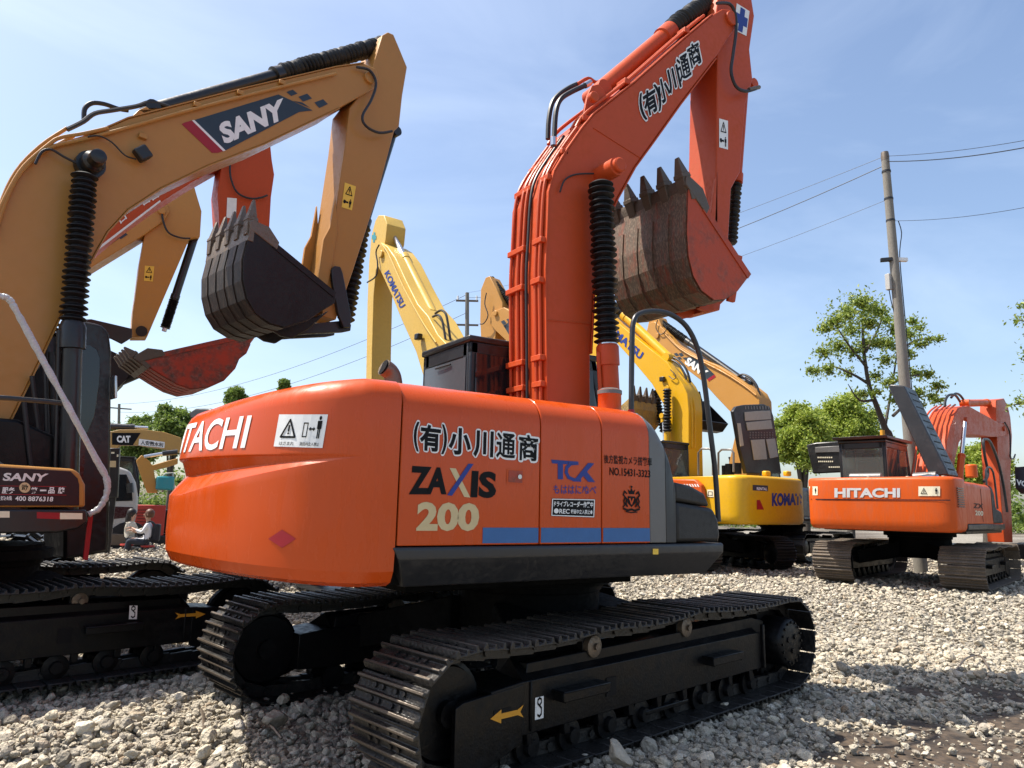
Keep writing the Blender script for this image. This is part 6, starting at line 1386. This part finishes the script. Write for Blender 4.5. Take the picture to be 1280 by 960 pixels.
# loose stones
rcol = bpy.data.collections.new('stone_shapes')
rm = bpy.data.materials.new('limestone'); n, l = nt(rm); b = n['Principled BSDF']; b.inputs['Roughness'].default_value = .92; b.inputs['Specular IOR Level'].default_value = .2
oi = n.new('ShaderNodeObjectInfo'); cr = n.new('ShaderNodeValToRGB'); e = cr.color_ramp.elements; e[0].color = (.20, .18, .145, 1); e[1].color = (.66, .59, .46, 1)
for pos, c in ((.15, (.33, .295, .24, 1)), (.5, (.47, .42, .33, 1)), (.82, (.57, .50, .38, 1)), (.9, (.27, .20, .135, 1)), (.93, (.52, .48, .41, 1))): x = e.new(pos); x.color = c
l.new(oi.outputs['Random'], cr.inputs[0]); tc = n.new('ShaderNodeTexCoord'); no = n.new('ShaderNodeTexNoise'); no.inputs['Scale'].default_value = 3.5; no.inputs['Detail'].default_value = 8; l.new(tc.outputs['Object'], no.inputs['Vector'])
mm = n.new('ShaderNodeMath'); mm.operation = 'MULTIPLY_ADD'; mm.inputs[1].default_value = .9; mm.inputs[2].default_value = .5; l.new(no.outputs[0], mm.inputs[0])
mu = n.new('ShaderNodeMix'); mu.data_type = 'RGBA'; mu.blend_type = 'MULTIPLY'; mu.inputs[0].default_value = 1; l.new(cr.outputs[0], mu.inputs[6]); l.new(mm.outputs[0], mu.inputs[7]); l.new(mu.outputs[2], b.inputs['Base Color'])
bp = n.new('ShaderNodeBump'); bp.inputs['Strength'].default_value = .6; bp.inputs['Distance'].default_value = .1; l.new(no.outputs[0], bp.inputs['Height']); l.new(bp.outputs[0], b.inputs['Normal'])
NV = 14
for k in range(NV):
    bm = bmesh.new(); bmesh.ops.create_icosphere(bm, subdivisions=3, radius=.5); r = random.Random(100+k)
    # knock flat facets off a ball, as broken stone has
    planes = [(Vector((r.gauss(0, 1), r.gauss(0, 1), r.gauss(0, 1))).normalized(), r.uniform(.23, .42)) for _ in range(13)]
    sc_ = Vector((r.uniform(.85, 1.2), r.uniform(.7, 1.0), r.uniform(.55, .85)))
    for v in bm.verts:
        p = v.co.copy()
        for nn, d in planes:
            s_ = p.dot(nn)
            if s_ > d: p -= nn*(s_-d)*.93
        q_ = p.normalized(); p *= 1+.035*math.sin(9*q_.x+k)*math.sin(8*q_.y+2*k)*math.sin(7*q_.z)
        v.co = Vector((p.x*sc_.x, p.y*sc_.y, p.z*sc_.z))
    for f in bm.faces: f.smooth = True
    for e_ in bm.edges: e_.smooth = e_.calc_face_angle(0) < R(15)
    me = bpy.data.meshes.new('stone'); bm.to_mesh(me); bm.free(); me.materials.append(rm); o = bpy.data.objects.new('stone_%02d' % k, me); rcol.objects.link(o)
def sample(n_, r0, r1, pw):
    r = (r0**pw+(r1**pw-r0**pw)*rng.uniform(0, 1, n_))**(1/pw); a = YAW+rng.uniform(-.74, .74, n_); return CAM.x+r*np.cos(a), CAM.y+r*np.sin(a), r
xs_, ys_, ss_ = [], [], []
for n_, r0, r1, pw, smin in ((115000, 2.3, 10, 2.0, 0), (150000, 9, 30, 1.0, 0)):
    x, y, r = sample(n_, r0, r1, pw); s = rng.lognormal(math.log(.038), .40, n_); s = np.where(r > 9, s*(r/9)**.55, s); s = np.clip(s, .015, .14)
    big = rng.uniform(0, 1, n_) < .012; s = np.where(big & (r < 9), s*rng.uniform(1.3, 1.9, n_), s)
    ee = earth(x, y); keep = rng.uniform(0, 1, n_) > np.clip(ee*1.0, 0, .90); s = np.where(ee > .5, s*.75, s)
    xs_.append(x[keep]); ys_.append(y[keep]); ss_.append(s[keep])
x = np.concatenate(xs_); y = np.concatenate(ys_); s = np.concatenate(ss_); z = terrain(x, y)-.02+s*rng.uniform(.02, .30, len(s))+np.where(rng.uniform(0, 1, len(s)) < .25, s*.35, 0)
me = bpy.data.meshes.new('gravel'); me.from_pydata(np.stack([x, y, z], 1).tolist(), [], [])
a = me.attributes.new('scl', 'FLOAT', 'POINT'); a.data.foreach_set('value', s.astype(np.float32))
a = me.attributes.new('rot', 'FLOAT_VECTOR', 'POINT'); rr = np.stack([rng.uniform(-.6, .6, len(s)), rng.uniform(-.6, .6, len(s)), rng.uniform(0, 6.28, len(s))], 1); a.data.foreach_set('vector', rr.astype(np.float32).reshape(-1))
a = me.attributes.new('idx', 'INT', 'POINT'); a.data.foreach_set('value', rng.integers(0, NV, len(s)).astype(np.int32))
gr = bpy.data.objects.new('gravel', me); COL.objects.link(gr); gr['kind'] = 'stuff'; gr['label'] = 'pale grey and cream crushed stone covering the yard'; gr['category'] = 'gravel'
ng = bpy.data.node_groups.new('scatter', 'GeometryNodeTree'); ng.interface.new_socket('Geometry', in_out='INPUT', socket_type='NodeSocketGeometry'); ng.interface.new_socket('Geometry', in_out='OUTPUT', socket_type='NodeSocketGeometry')
gi = ng.nodes.new('NodeGroupInput'); gout = ng.nodes.new('NodeGroupOutput'); ip = ng.nodes.new('GeometryNodeInstanceOnPoints'); ci = ng.nodes.new('GeometryNodeCollectionInfo'); ci.inputs[0].default_value = rcol; ci.inputs['Separate Children'].default_value = True; ci.inputs['Reset Children'].default_value = True
def na(nm, ty):
    x = ng.nodes.new('GeometryNodeInputNamedAttribute'); x.data_type = ty; x.inputs['Name'].default_value = nm
    return next(o for o in x.outputs if o.enabled and o.name == 'Attribute')
ng.links.new(gi.outputs[0], ip.inputs['Points']); ng.links.new(ci.outputs[0], ip.inputs['Instance']); ip.inputs['Pick Instance'].default_value = True
ng.links.new(na('idx', 'INT'), ip.inputs['Instance Index']); er_ = ng.nodes.new('FunctionNodeEulerToRotation'); ng.links.new(na('rot', 'FLOAT_VECTOR'), er_.inputs[0]); ng.links.new(er_.outputs[0], ip.inputs['Rotation'])
ng.links.new(na('scl', 'FLOAT'), ip.inputs['Scale']); ng.links.new(ip.outputs[0], gout.inputs[0])
md = gr.modifiers.new('scatter', 'NODES'); md.node_group = ng
# bits of old wire lying about on the stones
for i, (pts, lab) in enumerate((([(1192, 845), (1205, 832), (1218, 826), (1228, 828), (1236, 836)], 'bent rusty wire standing out of the gravel right of the near track'), ([(248, 886), (252, 900), (255, 912)], 'short dark peg stuck in the gravel at the lower left'), ([(318, 906), (335, 916), (352, 923)], 'thin dark stick lying on the gravel by the idler'))):
    P = [at_z(u, v, .05 if j else .0)+Vector((0, 0, .05 if 0 < j < len(pts)-1 else 0)) for j, (u, v) in enumerate(pts)]
    tag(MB().tube(P, .010, 6, 3).build('scrap_wire' if i == 0 else 'stick', 'steel'), lab, 'debris')

# =================================================================== SKY AND SUN
SUN = Vector((-.43, .36, 1.0)).normalized()
el = math.asin(SUN.z); az = math.atan2(SUN.x, SUN.y)
wd = bpy.data.worlds.new('World'); scene.world = wd; wd.use_nodes = True; n = wd.node_tree.nodes; l = wd.node_tree.links; bg = n['Background']
sk_ = n.new('ShaderNodeTexSky'); sk_.sky_type = 'NISHITA'; sk_.sun_disc = False; sk_.sun_elevation = el; sk_.sun_rotation = az; sk_.air_density = 1.0; sk_.dust_density = 2.2; sk_.ozone_density = 1.2; sk_.altitude = 10
tc = n.new('ShaderNodeTexCoord'); mp = n.new('ShaderNodeMapping'); mp.inputs['Scale'].default_value = (1.1, 2.2, 4.5); mp.inputs['Rotation'].default_value = (.35, .2, .5); l.new(tc.outputs['Generated'], mp.inputs[0])
no = n.new('ShaderNodeTexNoise'); no.inputs['Scale'].default_value = 1.5; no.inputs['Detail'].default_value = 9; no.inputs['Roughness'].default_value = .55; no.inputs['Distortion'].default_value = .6; l.new(mp.outputs[0], no.inputs['Vector'])
cr = n.new('ShaderNodeValToRGB'); cr.color_ramp.elements[0].position = .42; cr.color_ramp.elements[1].position = .86; l.new(no.outputs[0], cr.inputs[0])
mu = n.new('ShaderNodeMath'); mu.operation = 'MULTIPLY'; mu.inputs[1].default_value = .16; l.new(cr.outputs[0], mu.inputs[0])
mx = n.new('ShaderNodeMix'); mx.data_type = 'RGBA'; l.new(mu.outputs[0], mx.inputs[0]); l.new(sk_.outputs[0], mx.inputs[6]); mx.inputs[7].default_value = (7.5, 8.2, 9.0, 1)
l.new(mx.outputs[2], bg.inputs[0]); bg.inputs[1].default_value = .122
sl = bpy.data.lights.new('sun', 'SUN'); sl.energy = 4.7; sl.angle = R(.6); sl.color = (1, .935, .83); so = bpy.data.objects.new('sun', sl); COL.objects.link(so); so.rotation_euler = SUN.to_track_quat('Z', 'Y').to_euler(); so.location = (0, 0, 30)
vs_ = scene.view_settings; vs_.view_transform = 'Standard'; vs_.look = 'None'; vs_.exposure = .92; vs_.gamma = 1; vs_.use_curve_mapping = False
scene.cycles.max_bounces = 6; scene.cycles.transparent_max_bounces = 12; scene.cycles.use_adaptive_sampling = True
